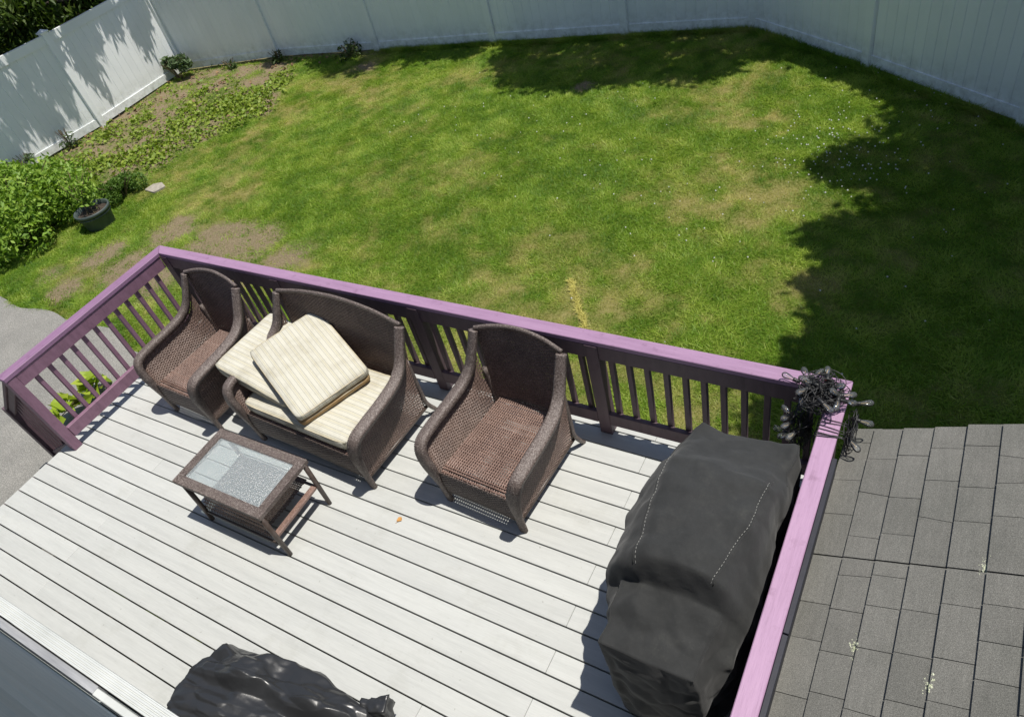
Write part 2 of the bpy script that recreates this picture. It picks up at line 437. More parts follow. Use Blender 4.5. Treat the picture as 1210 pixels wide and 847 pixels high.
class MB:
    def __init__(s):
        s.v = []; s.f = []
    def add(s, vs_, fs):
        n = len(s.v)
        s.v += [tuple(p) for p in vs_]
        s.f += [tuple(i+n for i in f) for f in fs]
        return s
    def box(s, x0, x1, y0, y1, z0, z1, ch=0.0, R=None, c=None):
        if ch <= 0:
            P = [(x, y, z) for z in (z0, z1) for y in (y0, y1) for x in (x0, x1)]
            F = [(0, 2, 3, 1), (4, 5, 7, 6), (0, 1, 5, 4), (2, 6, 7, 3), (0, 4, 6, 2), (1, 3, 7, 5)]
        else:
            P = []; idx = {}
            X, Y, Z = (x0, x1), (y0, y1), (z0, z1)
            for i in (0, 1):
                for j in (0, 1):
                    for k in (0, 1):
                        sx_, sy_, sz_ = (1, -1)[i]*ch, (1, -1)[j]*ch, (1, -1)[k]*ch
                        idx[i, j, k, 0] = len(P); P.append((X[i], Y[j]+sy_, Z[k]+sz_))
                        idx[i, j, k, 1] = len(P); P.append((X[i]+sx_, Y[j], Z[k]+sz_))
                        idx[i, j, k, 2] = len(P); P.append((X[i]+sx_, Y[j]+sy_, Z[k]))
            F = []
            for i in (0, 1):
                q = [idx[i, 0, 0, 0], idx[i, 1, 0, 0], idx[i, 1, 1, 0], idx[i, 0, 1, 0]]
                F.append(q if i else q[::-1])
                q = [idx[0, i, 0, 1], idx[0, i, 1, 1], idx[1, i, 1, 1], idx[1, i, 0, 1]]
                F.append(q if i else q[::-1])
                q = [idx[0, 0, i, 2], idx[1, 0, i, 2], idx[1, 1, i, 2], idx[0, 1, i, 2]]
                F.append(q if i else q[::-1])
            for a in (0, 1):
                for b_ in (0, 1):
                    F.append([idx[a, b_, 0, 0], idx[a, b_, 1, 0], idx[a, b_, 1, 1], idx[a, b_, 0, 1]])
                    F.append([idx[a, 0, b_, 0], idx[a, 1, b_, 0], idx[a, 1, b_, 2], idx[a, 0, b_, 2]])
                    F.append([idx[0, a, b_, 1], idx[1, a, b_, 1], idx[1, a, b_, 2], idx[0, a, b_, 2]])
            for i in (0, 1):
                for j in (0, 1):
                    for k in (0, 1):
                        F.append([idx[i, j, k, 0], idx[i, j, k, 1], idx[i, j, k, 2]])
        if R is not None:
            P = [tuple(R @ (Vector(p)-Vector(c)) + Vector(c)) for p in P]
        return s.add(P, F)
    def tube(s, pts, rad, n=8, cap=True, flat=1.0, upv=(0, 0, 1), sq=1.0):
        pts = [Vector(p) for p in pts]
        if not hasattr(rad, '__len__'):
            rad = [rad]*len(pts)
        base = len(s.v)
        prevn = None
        for i, p in enumerate(pts):
            t = (pts[min(i+1, len(pts)-1)]-pts[max(i-1, 0)]).normalized()
            if prevn is None:
                a = Vector(upv)
                if abs(a.dot(t)) > 0.95:
                    a = Vector((1, 0, 0))
                nrm = (a - t*a.dot(t)).normalized()
            else:
                nrm = (prevn - t*prevn.dot(t)).normalized()
            prevn = nrm
            bn_ = t.cross(nrm)
            for k in range(n):
                an = 2*PI*k/n
                ca, sa = math.cos(an), math.sin(an)
                ca = math.copysign(abs(ca)**sq, ca); sa = math.copysign(abs(sa)**sq, sa)
                s.v.append(tuple(p + nrm*ca*rad[i]*flat + bn_*sa*rad[i]))
        for i in range(len(pts)-1):
            for k in range(n):
                k2 = (k+1) % n
                s.f.append((base+i*n+k, base+i*n+k2, base+(i+1)*n+k2, base+(i+1)*n+k))
        if cap:
            s.f.append(tuple(base+k for k in range(n))[::-1])
            s.f.append(tuple(base+(len(pts)-1)*n+k for k in range(n)))
        return s
    def lathe(s, prof, n=24, c=(0, 0, 0), cap=False):
        base = len(s.v)
        for r_, z in prof:
            for k in range(n):
                a = 2*PI*k/n
                s.v.append((c[0]+r_*math.cos(a), c[1]+r_*math.sin(a), c[2]+z))
        for i in range(len(prof)-1):
            for k in range(n):
                k2 = (k+1) % n
                s.f.append((base+i*n+k, base+i*n+k2, base+(i+1)*n+k2, base+(i+1)*n+k))
        if cap:
            s.f.append(tuple(base+(len(prof)-1)*n+k for k in range(n)))
        return s
    def mesh(s, name, mt, smooth=False, fix=True):
        me = bpy.data.meshes.new(name)
        me.from_pydata(s.v, [], s.f)
        if fix:
            bm = bmesh.new(); bm.from_mesh(me)
            bmesh.ops.recalc_face_normals(bm, faces=bm.faces)
            bm.to_mesh(me); bm.free()
        if mt is not None:
            me.materials.append(M[mt] if isinstance(mt, str) else mt)
        if smooth:
            me.polygons.foreach_set('use_smooth', [True]*len(me.polygons))
        me.update()
        return me
    def build(s, name, mt, parent=None, loc=None, smooth=False, fix=True):
        """vertices are in world space; they are made local to loc / the parent"""
        lw = Vector(loc) if loc is not None else (WL[parent] if parent is not None else Vector((0, 0, 0)))
        s.v = [(p[0]-lw.x, p[1]-lw.y, p[2]-lw.z) for p in s.v]
        return link(name, s.mesh(name, mt, smooth, fix), parent, lw)

def npmesh(name, V, F, mt, attrs=None, smooth=False):
    """fast mesh from arrays: V (n,3), F (m,k); attrs: per-vertex floats"""
    V = np.asarray(V, np.float32); F = np.asarray(F, np.int32)
    me = bpy.data.meshes.new(name)
    me.vertices.add(len(V)); me.vertices.foreach_set('co', V.ravel())
    k = F.shape[1]
    me.loops.add(F.size); me.loops.foreach_set('vertex_index', F.ravel())
    me.polygons.add(len(F))
    me.polygons.foreach_set('loop_start', np.arange(0, F.size, k, dtype=np.int32))
    me.polygons.foreach_set('loop_total', np.full(len(F), k, np.int32))
    if smooth:
        me.polygons.foreach_set('use_smooth', np.ones(len(F), bool))
    for an, arr in (attrs or {}).items():
        a = me.attributes.new(an, 'FLOAT', 'POINT')
        a.data.foreach_set('value', np.asarray(arr, np.float32))
    me.materials.append(M[mt])
    me.update(calc_edges=True)
    me.validate()
    return me

# value noise on numpy arrays
_perm = rng.random((256, 256))
def vnoise(x, y):
    xi = np.floor(x).astype(int); yi = np.floor(y).astype(int)
    fx = x-xi; fy = y-yi
    fx = fx*fx*(3-2*fx); fy = fy*fy*(3-2*fy)
    g = lambda a, b_: _perm[a % 256, b_ % 256]
    return (g(xi, yi)*(1-fx)+g(xi+1, yi)*fx)*(1-fy)+(g(xi, yi+1)*(1-fx)+g(xi+1, yi+1)*fx)*fy
def fbm(x, y, s, o=4):
    t = 0; a = 1; w = 0
    for i in range(o):
        t = t+a*vnoise(x*s+17.3*i, y*s+9.1*i); w += a; a *= 0.55; s *= 2.03
    return t/w

def unit(a):
    return a/np.maximum(np.linalg.norm(a, axis=1, keepdims=True), 1e-9)
def leaves(P, size, direction=None, upbias=0.6, aspect=0.5, spread=1.0, jit=0.55):
    """one folded four-vertex leaf per point -> V, F, tint"""
    n = len(P)
    nr = unit(rng.normal(size=(n, 3))*spread + np.array([0, 0, upbias]))
    d = rng.normal(size=(n, 3)) if direction is None else direction + rng.normal(size=(n, 3))*0.5
    d = unit(d - nr*(d*nr).sum(1, keepdims=True))
    s = np.cross(nr, d)
    L_ = (size*(1+jit*(rng.random(n)*2-1)))[:, None] if hasattr(size, '__len__') else (size*(1+jit*(rng.random((n, 1))*2-1)))
    W = L_*aspect*0.5
    a = P - d*L_*0.5
    t = P + d*L_*0.5 - nr*L_*0.08
    l = P + s*W + nr*W*0.35
    r_ = P - s*W + nr*W*0.35
    V = np.stack([a, r_, t, l], 1).reshape(-1, 3)
    i = np.arange(n)*4
    F = np.concatenate([np.stack([i, i+1, i+2], 1), np.stack([i, i+2, i+3], 1)])
    tint = np.repeat(np.clip(rng.normal(0.5, 0.2, n), 0, 1), 4)
    return V, F, tint
def leafobj(name, P, size, mt, parent=None, loc=None, **kw):
    lw = Vector(loc) if loc is not None else (WL[parent] if parent is not None else Vector((0, 0, 0)))
    V, F, T = leaves(np.asarray(P, float)-np.array(lw), size, **kw)
    return link(name, npmesh(name, V, F, mt, {'tint': T}), parent, lw)

def copyobj(o, parent, loc, rz=None):
    c = o.copy()
    COL.objects.link(c)
    c.parent = parent
    c.location = Vector(loc)-WL[parent]
    WL[c] = Vector(loc)
    if rz is not None:
        c.rotation_euler = (0, 0, rz)
    return c

def prism(poly, z0, z1):
    mb = MB()
    n = len(poly)
    mb.add([(x, y, z0) for x, y in poly]+[(x, y, z1) for x, y in poly],
           [tuple(range(n))[::-1], tuple(range(n, 2*n))]+[(i, (i+1) % n, (i+1) % n+n, i+n) for i in range(n)])
    return mb
def bevel(o, w=0.004, seg=1):
    bm = bmesh.new(); bm.from_mesh(o.data)
    bmesh.ops.bevel(bm, geom=list(bm.edges), offset=w, segments=seg, affect='EDGES', profile=0.6)
    bm.to_mesh(o.data); bm.free()
    return o

# ================================================================== GROUND
gb = MB()
gb.add([(-300, -300, GZ-0.03), (300, -300, GZ-0.03), (300, 300, GZ-0.03), (-300, 300, GZ-0.03)], [(0, 1, 2, 3)])
tag(gb.build('ground', 'soil'), kind='structure')

FL_PTS = [(-8.62, 1.3), (-8.36, 3.7), (-8.1, 6.1), (-8.2, 8.43)]
FB_PTS = [(-8.2, 8.43), (-5.95, 9.05), (-3.53, 9.33), (-1.1, 9.61), (1.28, 9.85), (3.27, 10.0)]
FR_PTS = [(3.27, 10.0), (5.05, 8.78), (6.82, 7.45), (8.7, 6.05), (10.6, 4.6)]
def segdist(x, y, a, b_):
    ax, ay = a; bx, by = b_
    dx, dy = bx-ax, by-ay
    t = np.clip(((x-ax)*dx+(y-ay)*dy)/(dx*dx+dy*dy), 0, 1)
    return np.hypot(x-ax-t*dx, y-ay-t*dy)
def fencedist(x, y, pts):
    d = np.full(np.shape(x), 99.0)
    for a, b_ in zip(pts[:-1], pts[1:]):
        d = np.minimum(d, segdist(x, y, a, b_))
    return d
def blobs(x, y, L_):
    t = np.zeros(np.shape(x))
    for bx, by, r_, a in L_:
        t = np.maximum(t, a*np.exp(-((x-bx)**2+(y-by)**2)/(r_*r_)))
    return t
DIRT = [(-3.1, 3.61, .45, 1), (-2.16, 3.58, .5, 1), (-1.46, 3.62, .5, .95), (-0.72, 3.51, .4, .8), (-3.8, 2.9, .4, .9), (-3.68, 2.08, .35, .9), (-1.84, 3.85, .3, .8), (-3.07, 2.72, .5, .9), (-2.4, 2.6, .5, .75), (-1.2, 2.9, .5, .6),
        (1.34, 8.07, .22, .8), (-3.36, 8.62, .35, .7), (-1.94, 3.21, .5, .9), (-4.3, 2.3, .3, .6)]
DRY = [(-3.95, 6.87, .6, .8), (-3.9, 6.16, .5, .9), (-4.35, 5.57, .5, .8), (4.19, 6.29, .5, .9), (4.14, 7.36, .5, .8), (4.09, 5.34, .4, .7), (4.46, 5.02, .4, .6), (3.47, 3.55, .5, .6), (4.24, 3.81, .6, .6), (3.79, 4.09, .5, .55),
       (2.64, 3.27, .6, .7), (2.54, 4.25, .5, .5), (-3.19, 8.14, .5, .8), (-0.79, 8.36, .35, .8), (-0.74, 6.72, .4, .5), (4.61, 5.75, .35, .8), (4.19, 4.75, .5, .7), (1.99, 3.68, .5, .5), (0.86, 3.41, .5, .5), (5.11, 4.4, .5, .5),
       (3.6, 2.6, .6, .6), (4.8, 2.6, .6, .6), (2.2, 2.4, .7, .6), (-2.5, 7.6, .5, .6), (3.4, 7.9, .4, .6), (-2.9, 4.3, .7, .7), (-.2, 3.3, .8, .6), (-4.4, 4.9, .5, .5)]
LUSH = [(0.43, 7.32, .8, .9), (1.84, 5.89, .9, .8), (-0.71, 6.0, .9, .8), (-3.95, 4.26, .5, .9), (1.42, 3.85, .5, .6), (4.64, 7.61, .5, .9), (1.86, 7.18, .7, .8), (3.46, 6.68, .7, .7), (-1.39, 5.0, .9, .6), (1.3, 4.85, .8, .6), (-4.9, 2.2, .6, 1), (-2.6, 6.2, .8, .5)]
BED = [(-8.3, 4.2), (-6.9, 4.0), (-5.1, 4.45), (-4.6, 5.9), (-4.0, 7.0), (-4.6, 7.9), (-5.0, 8.9), (-5.95, 9.05), (-8.2, 8.43)]
def inpoly(x, y, poly):
    r_ = np.zeros(np.shape(x), bool)
    n = len(poly)
    for i in range(n):
        x0, y0 = poly[i]; x1, y1 = poly[(i+1) % n]
        c_ = ((y0 > y) != (y1 > y)) & (x < (x1-x0)*(y-y0)/(y1-y0+1e-12)+x0)
        r_ ^= c_
    return r_
def polydist(x, y, poly):
    d = np.full(np.shape(x), 99.0)
    for i in range(len(poly)):
        d = np.minimum(d, segdist(x, y, poly[i], poly[(i+1) % len(poly)]))
    return np.where(inpoly(x, y, poly), d, -d)
def asph_edge(x):
    return 1.70+0.10*(fbm(x, x*0+3, 1.1, 4)-0.5)-0.16*np.clip(x+2.2, 0, 3)+0.04*np.sin(x*5)
def fields(x, y):
    nl = fbm(x, y, 0.9, 4); nf = fbm(x+50, y+20, 3.5, 4); nff = fbm(x-30, y+70, 9, 3)
    bed = np.clip(polydist(x, y, BED)/0.25+0.5*(nf-0.5)*4, 0, 1)
    dirt = np.clip((blobs(x, y, DIRT)*1.42*(0.25+1.0*nf+0.5*nff)-0.30)*1.5, 0, .93)
    dirt = np.maximum(dirt, bed*np.clip(0.85+1.8*(nf-0.45), 0.55, 1))
    fd = np.minimum(fencedist(x, y, FL_PTS), fencedist(x, y, FB_PTS[:3]))
    dirt = np.maximum(dirt, np.clip(1.2-fd/0.28, 0, 1)*(0.6+0.4*nf))
    dry = np.clip(1.2*(nl-0.46)+1.5*(nf-0.5)+0.9*(nff-0.5)+0.75*blobs(x, y, DRY)*(0.4+1.2*nff)-0.5*blobs(x, y, LUSH)+0.0, 0, 1)
    strip = segdist(x, y, (3.09, 3.86), (3.52, 3.28))+0.03*(nff-0.5)
    dry = np.maximum(dry, np.clip((0.05-strip)/0.015, 0, 1))
    return dirt, dry

NXG, NYG = 330, 250
gx = np.linspace(-9.6, 11.5, NXG); gy = np.linspace(-1.6, 11.0, NYG)
X, Y = np.meshgrid(gx, gy)
dirt, dry = fields(X, Y)
Z = GZ + 0.05*(fbm(X, Y, 0.7, 3)-0.5) + 0.03*(fbm(X, Y, 3.0, 3)-0.5) + 0.02*dirt*(fbm(X, Y, 9.0, 2)-0.5)
nearasph = np.clip((Y-asph_edge(X))/0.3, 0, 1)
Z = np.where(X < 0.6, GZ-0.02+(Z-GZ+0.02)*nearasph, Z)
i = (np.arange(NYG-1)[:, None]*NXG+np.arange(NXG-1)[None, :]).ravel()
F = np.stack([i, i+1, i+1+NXG, i+NXG], 1)
me = npmesh('lawn', np.stack([X.ravel(), Y.ravel(), Z.ravel()], 1), F, 'lawn', {'dirt': dirt.ravel(), 'dry': dry.ravel()}, True)
tag(link('lawn', me), kind='structure')

# driveway: slab with a ragged edge where the lawn creeps over it
xs = np.linspace(-9.5, 0.4, 90)
db = MB()
top = [(x, float(asph_edge(np.array([x]))[0])) for x in xs]
poly = [(-9.5, -6.0)]+[(0.4, -6.0)]+top[::-1]
db = prism(poly, GZ-0.02, GZ+0.012)
tag(db.build('driveway', 'asphalt'), kind='structure')

# ------------------------------------------------------------------ grass blades
def blades(n, x0, x1, y0, y1):
    x = rng.uniform(x0, x1, n); y = rng.uniform(y0, y1, n)
    dirt, dry = fields(x, y)
    keep = rng.random(n) > dirt*0.98*(0.6+0.8*fbm(x, y, 12, 2))
    keep &= ~((x > -0.05) & (x < 6.1) & (y < 1.75))
    keep &= ~((x < 0.4) & (y < asph_edge(x)-0.05*rng.random(n)))
    keep &= ~((x > 6.0) & (y < 1.7))
    # inside the fenced yard only
    yard = [(-8.6, 1.3), (-8.36, 3.7), (-8.1, 6.1), (-8.2, 8.43), (-5.95, 9.05), (-3.53, 9.33), (-1.1, 9.61), (1.28, 9.85), (3.27, 10.0), (5.05, 8.78), (6.82, 7.45), (8.7, 6.05), (9.2, 1.0), (-8.6, 1.0)]
    keep &= inpoly(x, y, yard)
    x, y, dirt, dry = x[keep], y[keep], dirt[keep], dry[keep]
    n = len(x)
    cl = fbm(x+9, y-4, 5.0, 3)
    fd = np.minimum(fencedist(x, y, FB_PTS[2:]), fencedist(x, y, FR_PTS))
    h = (0.020+0.034*cl*rng.random(n)+0.014*rng.random(n))*(1-0.35*dry)
    h *= np.where(fd < 0.16, 1.8+1.2*rng.random(n), 1)
    w = 0.0042+0.0034*rng.random(n)
    an = rng.random(n)*2*PI
    lean = rng.normal(0, 0.95, (n, 2))+0.5*np.stack([fbm(x, y, 2.2, 2)-0.5, fbm(x+40, y, 2.2, 2)-0.5], 1)*3
    z = np.full(n, GZ-0.012)+0.05*(fbm(x, y, 0.7, 3)-0.5)+0.03*(fbm(x, y, 3.0, 3)-0.5)
    a = np.stack([x-np.cos(an)*w, y-np.sin(an)*w, z], 1)
    b_ = np.stack([x+np.cos(an)*w, y+np.sin(an)*w, z], 1)
    t = np.stack([x+lean[:, 0]*h, y+lean[:, 1]*h, z+h], 1)
    tint = np.clip(0.5+1.5*(cl-0.5)+0.8*(fbm(x+3, y+8, 1.3, 4)-0.5)+rng.normal(0, 0.14, n), 0, 1)
    return a, b_, t, tint, np.clip(dry+rng.normal(0, 0.16, n), 0, 1)
a, b_, t, ti, dr = blades(1650000, -8.6, 9.0, 1.2, 10.0)
n = len(a)
V = np.stack([a, b_, t], 1).reshape(-1, 3)
me = npmesh('lawn_grass', V, np.arange(3*n).reshape(-1, 3), 'grass', {'tint': np.repeat(ti, 3), 'dry': np.repeat(dr, 3)})
tag(link('lawn_grass', me), 'short mown grass of the sunlit back lawn', 'grass', kind='stuff')

# strip of dead straw-coloured grass
n = 1500
t_ = rng.random(n); o_ = rng.normal(0, .013, n)
x = 3.06+.47*t_+o_*.8; y = 3.90-.64*t_+o_*.6+.012*np.sin(t_*17)
h = .012+.018*rng.random(n); an = rng.random(n)*2*PI; ln_ = rng.normal(0, 1.1, (n, 2)); z = np.full(n, GZ+.012)
V = np.stack([np.stack([x-np.cos(an)*.006, y-np.sin(an)*.006, z], 1), np.stack([x+np.cos(an)*.006, y+np.sin(an)*.006, z], 1), np.stack([x+ln_[:, 0]*h, y+ln_[:, 1]*h, z+h], 1)], 1).reshape(-1, 3)
M['straw'] = pmat('yellow_straw', (0.40, 0.37, 0.08), (0.56, 0.51, 0.15), 40, 0.9, 0)
tag(link('dead_grass', npmesh('dead_grass', V, np.arange(3*n).reshape(-1, 3), 'straw')), 'short strip of yellow dead grass in the lawn beyond the railing', 'dead grass', kind='stuff')

# ================================================================== FENCES
FH = 1.76
plank_me = MB().box(-0.5, 0.5, -0.011, 0.011, 0.0, 1.0, 0.0).mesh('plank', 'fence')
def plank_mesh():
    mb = MB()
    w, t, c_ = 0.0765, 0.011, 0.0065
    # V-grooved long edges
    prof = [(-w, -t+c_), (-w+c_, -t), (w-c_, -t), (w, -t+c_), (w, t-c_), (w-c_, t), (-w+c_, t), (-w, t-c_)]
    n = len(prof)
    mb.add([(x, y, 0.15) for x, y in prof]+[(x, y, 1.63) for x, y in prof],
           [tuple(range(n))[::-1], tuple(range(n, 2*n))]+[(i, (i+1) % n, (i+1) % n+n, i+n) for i in range(n)])
    return mb.mesh('plank', 'fence')
PLANK = plank_mesh()
def post_mesh():
    mb = MB()
    mb.box(-0.063, 0.063, -0.063, 0.063, -0.05, FH+0.03, 0.006)
    return mb.mesh('post', 'fence')
POST = post_mesh()
cap_mb = MB()
for zz, r0, r1 in ((FH+0.03, 0.078, 0.078), (FH+0.055, 0.078, 0.060)):
    pass
cap_mb.box(-0.08, 0.08, -0.08, 0.08, FH+0.028, FH+0.058, 0.004)
cap_mb.add([(-.066, -.066, FH+.057), (.066, -.066, FH+.057), (.066, .066, FH+.057), (-.066, .066, FH+.057), (0, 0, FH+.10)], [(0, 1, 4), (1, 2, 4), (2, 3, 4), (3, 0, 4)])
CAPM = cap_mb.mesh('post_cap', 'fence')
def rail_mesh(z0, z1, name):
    return MB().box(-0.5, 0.5, -0.030, 0.030, z0, z1, 0.0).mesh(name, 'fence')
RAILS = [rail_mesh(0.03, 0.165, 'bottom_rail'), rail_mesh(FH-0.155, FH, 'top_rail')]
def fence(pts, label, first=True, last=True, lip=0):
    root = thing('vinyl_fence', label, 'fence', (pts[0][0], pts[0][1], GZ))
    for i_, (px, py) in enumerate(pts):
        if (i_ == 0 and not first) or (i_ == len(pts)-1 and not last):
            continue
        j = min(i_, len(pts)-2)
        an = math.atan2(pts[j+1][1]-pts[j][1], pts[j+1][0]-pts[j][0])
        p = link('post', POST, root, (px, py, GZ)); p.rotation_euler = (random.uniform(-.006, .006), random.uniform(-.006, .006), an)
        k = link('post_cap', CAPM, p, (px, py, GZ))
    for (ax, ay), (bx, by) in zip(pts[:-1], pts[1:]):
        ln = math.hypot(bx-ax, by-ay); an = math.atan2(by-ay, bx-ax)
        cx, cy = (ax+bx)/2, (ay+by)/2
        for rm in RAILS:
            r_ = link(rm.name, rm, root, (cx, cy, GZ)); r_.rotation_euler.z = an; r_.scale.x = ln-0.12
        # thin lip along the bottom rail
        n_ = round((ln-0.126)/0.153)
        w = (ln-0.126)/n_
        for q in range(n_):
            d = -(ln-0.126)/2+(q+0.5)*w
            p = link('plank', PLANK, root, (cx+d*math.cos(an), cy+d*math.sin(an), GZ))
            p.rotation_euler.z = an+random.uniform(-.004, .004)
            p.scale.x = w/0.153
    return root
fence(FL_PTS, 'white vinyl privacy fence on the left, dappled with leaf shadows', last=False)
fence(FB_PTS, 'long shaded white vinyl fence along the back of the lawn')
fence(FR_PTS, 'shaded white vinyl fence on the right above the dark lawn', first=False)

# ================================================================== DECK
PB = 0.1445
deck = thing('deck', 'raised deck of pale grey painted boards with dark gaps', 'deck', (0, -1.2, GZ))
XR = 6.03
def plank(x0, x1, y0, y1):
    mb = MB()
    dz = random.uniform(-0.0012, 0.0012)
    mb.box(x0, x1, y0, y1, -0.027, dz, 0.0025)
    c = ((x0+x1)/2, (y0+y1)/2, 0)
    mb.build('deck_board', 'deck', deck, c)
for k in range(-13, 8):
    y1 = -k*PB-0.0042; y0 = -(k+1)*PB+0.0042
    if k == -13: y1 = 1.835
    cuts = [0.0+random.uniform(-.003, .003), XR]
    if k % 2 == 0: cuts.insert(1, 1.12+random.uniform(-.01, .01))
    else: cuts.insert(1, (4.28 if k == 3 else 4.845)+random.uniform(-.01, .01))
    for a_, b2 in zip(cuts[:-1], cuts[1:]):
        plank(a_+0.0008, b2-0.0008, y0, y1)
plank(0, XR, -1.204, -8*PB-0.003)
# frame under the boards
for y in (-1.16, 1.80):
    MB().box(0.012, XR-0.02, y-0.019, y+0.019, -0.22, -0.0275, 0.002).build('rim_joist', 'joist', deck)
for i_ in range(14):
    x = 0.032+i_*0.456
    MB().box(x-0.019, x+0.019, -1.14, 1.78, -0.2195, -0.028, 0).build('joist', 'joist', deck)
for x in (0.12, 2.0, 4.0, 5.9):
    MB().box(x-0.045, x+0.045, 1.66, 1.75, GZ-0.05, -0.22, 0.003).build('support_post', 'joist', deck)

# ------------------------------------------------------------------ railings
HT, HB = 0.914, 0.876     # cap
Z0b, Z1b = 0.757, 0.8755  # upper board
Z0r, Z1r = 0.112, 0.225   # lower board
BAL_X = MB().box(-0.0175, 0.0175, -0.0175, 0.0175, 0.165, 0.872, 0.002).mesh('baluster', 'plum')
BAL_L = MB().box(-0.0175, 0.0175, -0.0175, 0.0175, 0.165, 0.872, 0.002).mesh('baluster', 'plum_l')
# back run
rb = thing('deck_railing', 'long plum railing behind the wicker chairs with faded lilac cap', 'railing', (0.2, 1.74, 0))
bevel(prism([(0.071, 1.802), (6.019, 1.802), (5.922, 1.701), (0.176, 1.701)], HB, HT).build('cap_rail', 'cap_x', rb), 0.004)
posts = [0.212, 1.647, 3.078, 4.503, 5.94]
for px in posts:
    MB().box(px-0.046, px+0.046, 1.694, 1.783, 0.001, HB-0.0005, 0.003).build('post', 'plum', rb)
for a_, b2 in zip(posts[:-1], posts[1:]):
    MB().box(a_+0.047, b2-0.047, 1.702, 1.722, Z0b, Z1b, 0.002).build('upper_board', 'plum', rb)
    MB().box(a_+0.047, b2-0.047, 1.692, 1.730, Z0r, Z1r, 0.003).build('lower_board', 'plum', rb)
    nb = 11
    for j in range(nb):
        x = a_+0.047+(b2-a_-0.094)*(j+0.5)/nb
        q = link('baluster', BAL_X, rb, (x+random.uniform(-.004, .004), 1.7405, 0)); q.rotation_euler = (0, random.uniform(-.006, .006), random.uniform(-.05, .05))
# left run
rl = thing('deck_railing', 'short plum railing over the driveway, sunlit on its inner side', 'railing', (0.12, 0.9, 0))
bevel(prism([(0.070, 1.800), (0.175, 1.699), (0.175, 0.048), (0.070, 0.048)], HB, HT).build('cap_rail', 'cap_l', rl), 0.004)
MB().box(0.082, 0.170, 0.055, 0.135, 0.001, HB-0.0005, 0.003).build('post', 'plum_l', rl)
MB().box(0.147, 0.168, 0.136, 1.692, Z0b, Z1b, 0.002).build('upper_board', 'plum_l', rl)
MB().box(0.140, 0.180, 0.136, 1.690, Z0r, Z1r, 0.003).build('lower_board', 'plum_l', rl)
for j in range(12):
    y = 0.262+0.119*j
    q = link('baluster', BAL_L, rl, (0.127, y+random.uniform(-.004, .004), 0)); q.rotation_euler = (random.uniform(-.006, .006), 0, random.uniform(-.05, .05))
# steps down to the driveway and their handrail
sr = thing('stair_railing', 'short dark plum handrail slanting down from the left railing end', 'railing', (-0.7, 0.09, GZ))
def slant(x0, z0, x1, z1, y0, y1, h, name, mt, parent):
    mb = MB()
    V_ = [(x0, y, z) for y in (y0, y1) for z in (z0-h, z0)]+[(x1, y, z) for y in (y0, y1) for z in (z1-h, z1)]
    mb.add(V_, [(0, 1, 3, 2), (4, 6, 7, 5), (0, 4, 5, 1), (2, 3, 7, 6), (1, 5, 7, 3), (0, 2, 6, 4)])
    return bevel(mb.build(name, mt, parent), .003)
slant(0.080, .868, -.74, .215, .058, .130, .036, 'handrail', 'plum', sr)
slant(0.080, .825, -.665, .235, .075, .095, .085, 'upper_board', 'plum', sr)
slant(0.080, .055, -.665, -.375, .070, .108, .09, 'lower_board', 'plum', sr)
MB().box(-.752, -.666, .052, .136, GZ, .245, .003).build('newel_post', 'plum', sr)
for j in range(6):
    x = -.02-.107*j
    zt = .80+(x-.08)*.79
    MB().box(x-.0175, x+.0175, .097, .130, zt-.70, zt, .002).build('baluster', 'plum', sr)
stp = thing('deck_steps', 'wooden steps from the left deck edge down to the driveway', 'steps', (-.4, -.5, GZ))
for j in range(2):
    MB().box(-.27*(j+1)+.004, -.27*j-.004, -1.1, .04, -.205*(j+1)-.03, -.205*(j+1), .003).build('tread', 'deck', stp)
    MB().box(-.27*j-.030, -.27*j-.008, -1.09, .03, -.205*(j+1)+.001, -.205*j-.031, .002).build('riser', 'plum', stp)
for y in (-1.07, -.53, .01):
    MB().box(-.5, -.035, y-.018, y+.018, GZ+.013, -.442, 0).build('stringer', 'joist', stp)
# right run
rr = thing('deck_railing', 'lilac capped railing between the covered grill and the shingle roof', 'railing', (5.97, 0.2, 0))
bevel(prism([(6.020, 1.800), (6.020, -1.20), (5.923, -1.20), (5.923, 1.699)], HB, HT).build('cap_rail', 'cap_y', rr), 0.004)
for py in (0.20, -1.14):
    MB().box(5.930, 6.012, py-0.045, py+0.045, 0.001, HB-0.0005, 0.003).build('post', 'plum', rr)
for y0, y1 in ((0.246, 1.692), (-1.094, 0.154)):
    MB().box(5.931, 5.951, y0, y1, Z0b, Z1b, 0.002).build('upper_board', 'plum', rr)
    MB().box(5.926, 5.962, y0, y1, Z0r, Z1r, 0.003).build('lower_board', 'plum', rr)
    nb = round((y1-y0)/0.119)
    for j in range(nb):
        link('baluster', BAL_X, rr, (5.97, y0+(y1-y0)*(j+.5)/nb, 0))
for y0, y1 in ((0.312, 1.28), (-1.19, 0.306)):
    MB().box(6.0215, 6.046, y0, y1, 0.72, 0.893, 0.002).build('side_board', 'navy', rr)

# ================================================================== HOUSE
house = thing('house', 'slate blue house wall with white door trim beside a low grey shingle roof', 'house', (4, -1.3, GZ))
WY = -1.212
wall = MB().box(-0.6, 11.0, WY-0.25, WY-0.02, GZ-0.05, 3.42, 0).build('wall', 'siding', house)
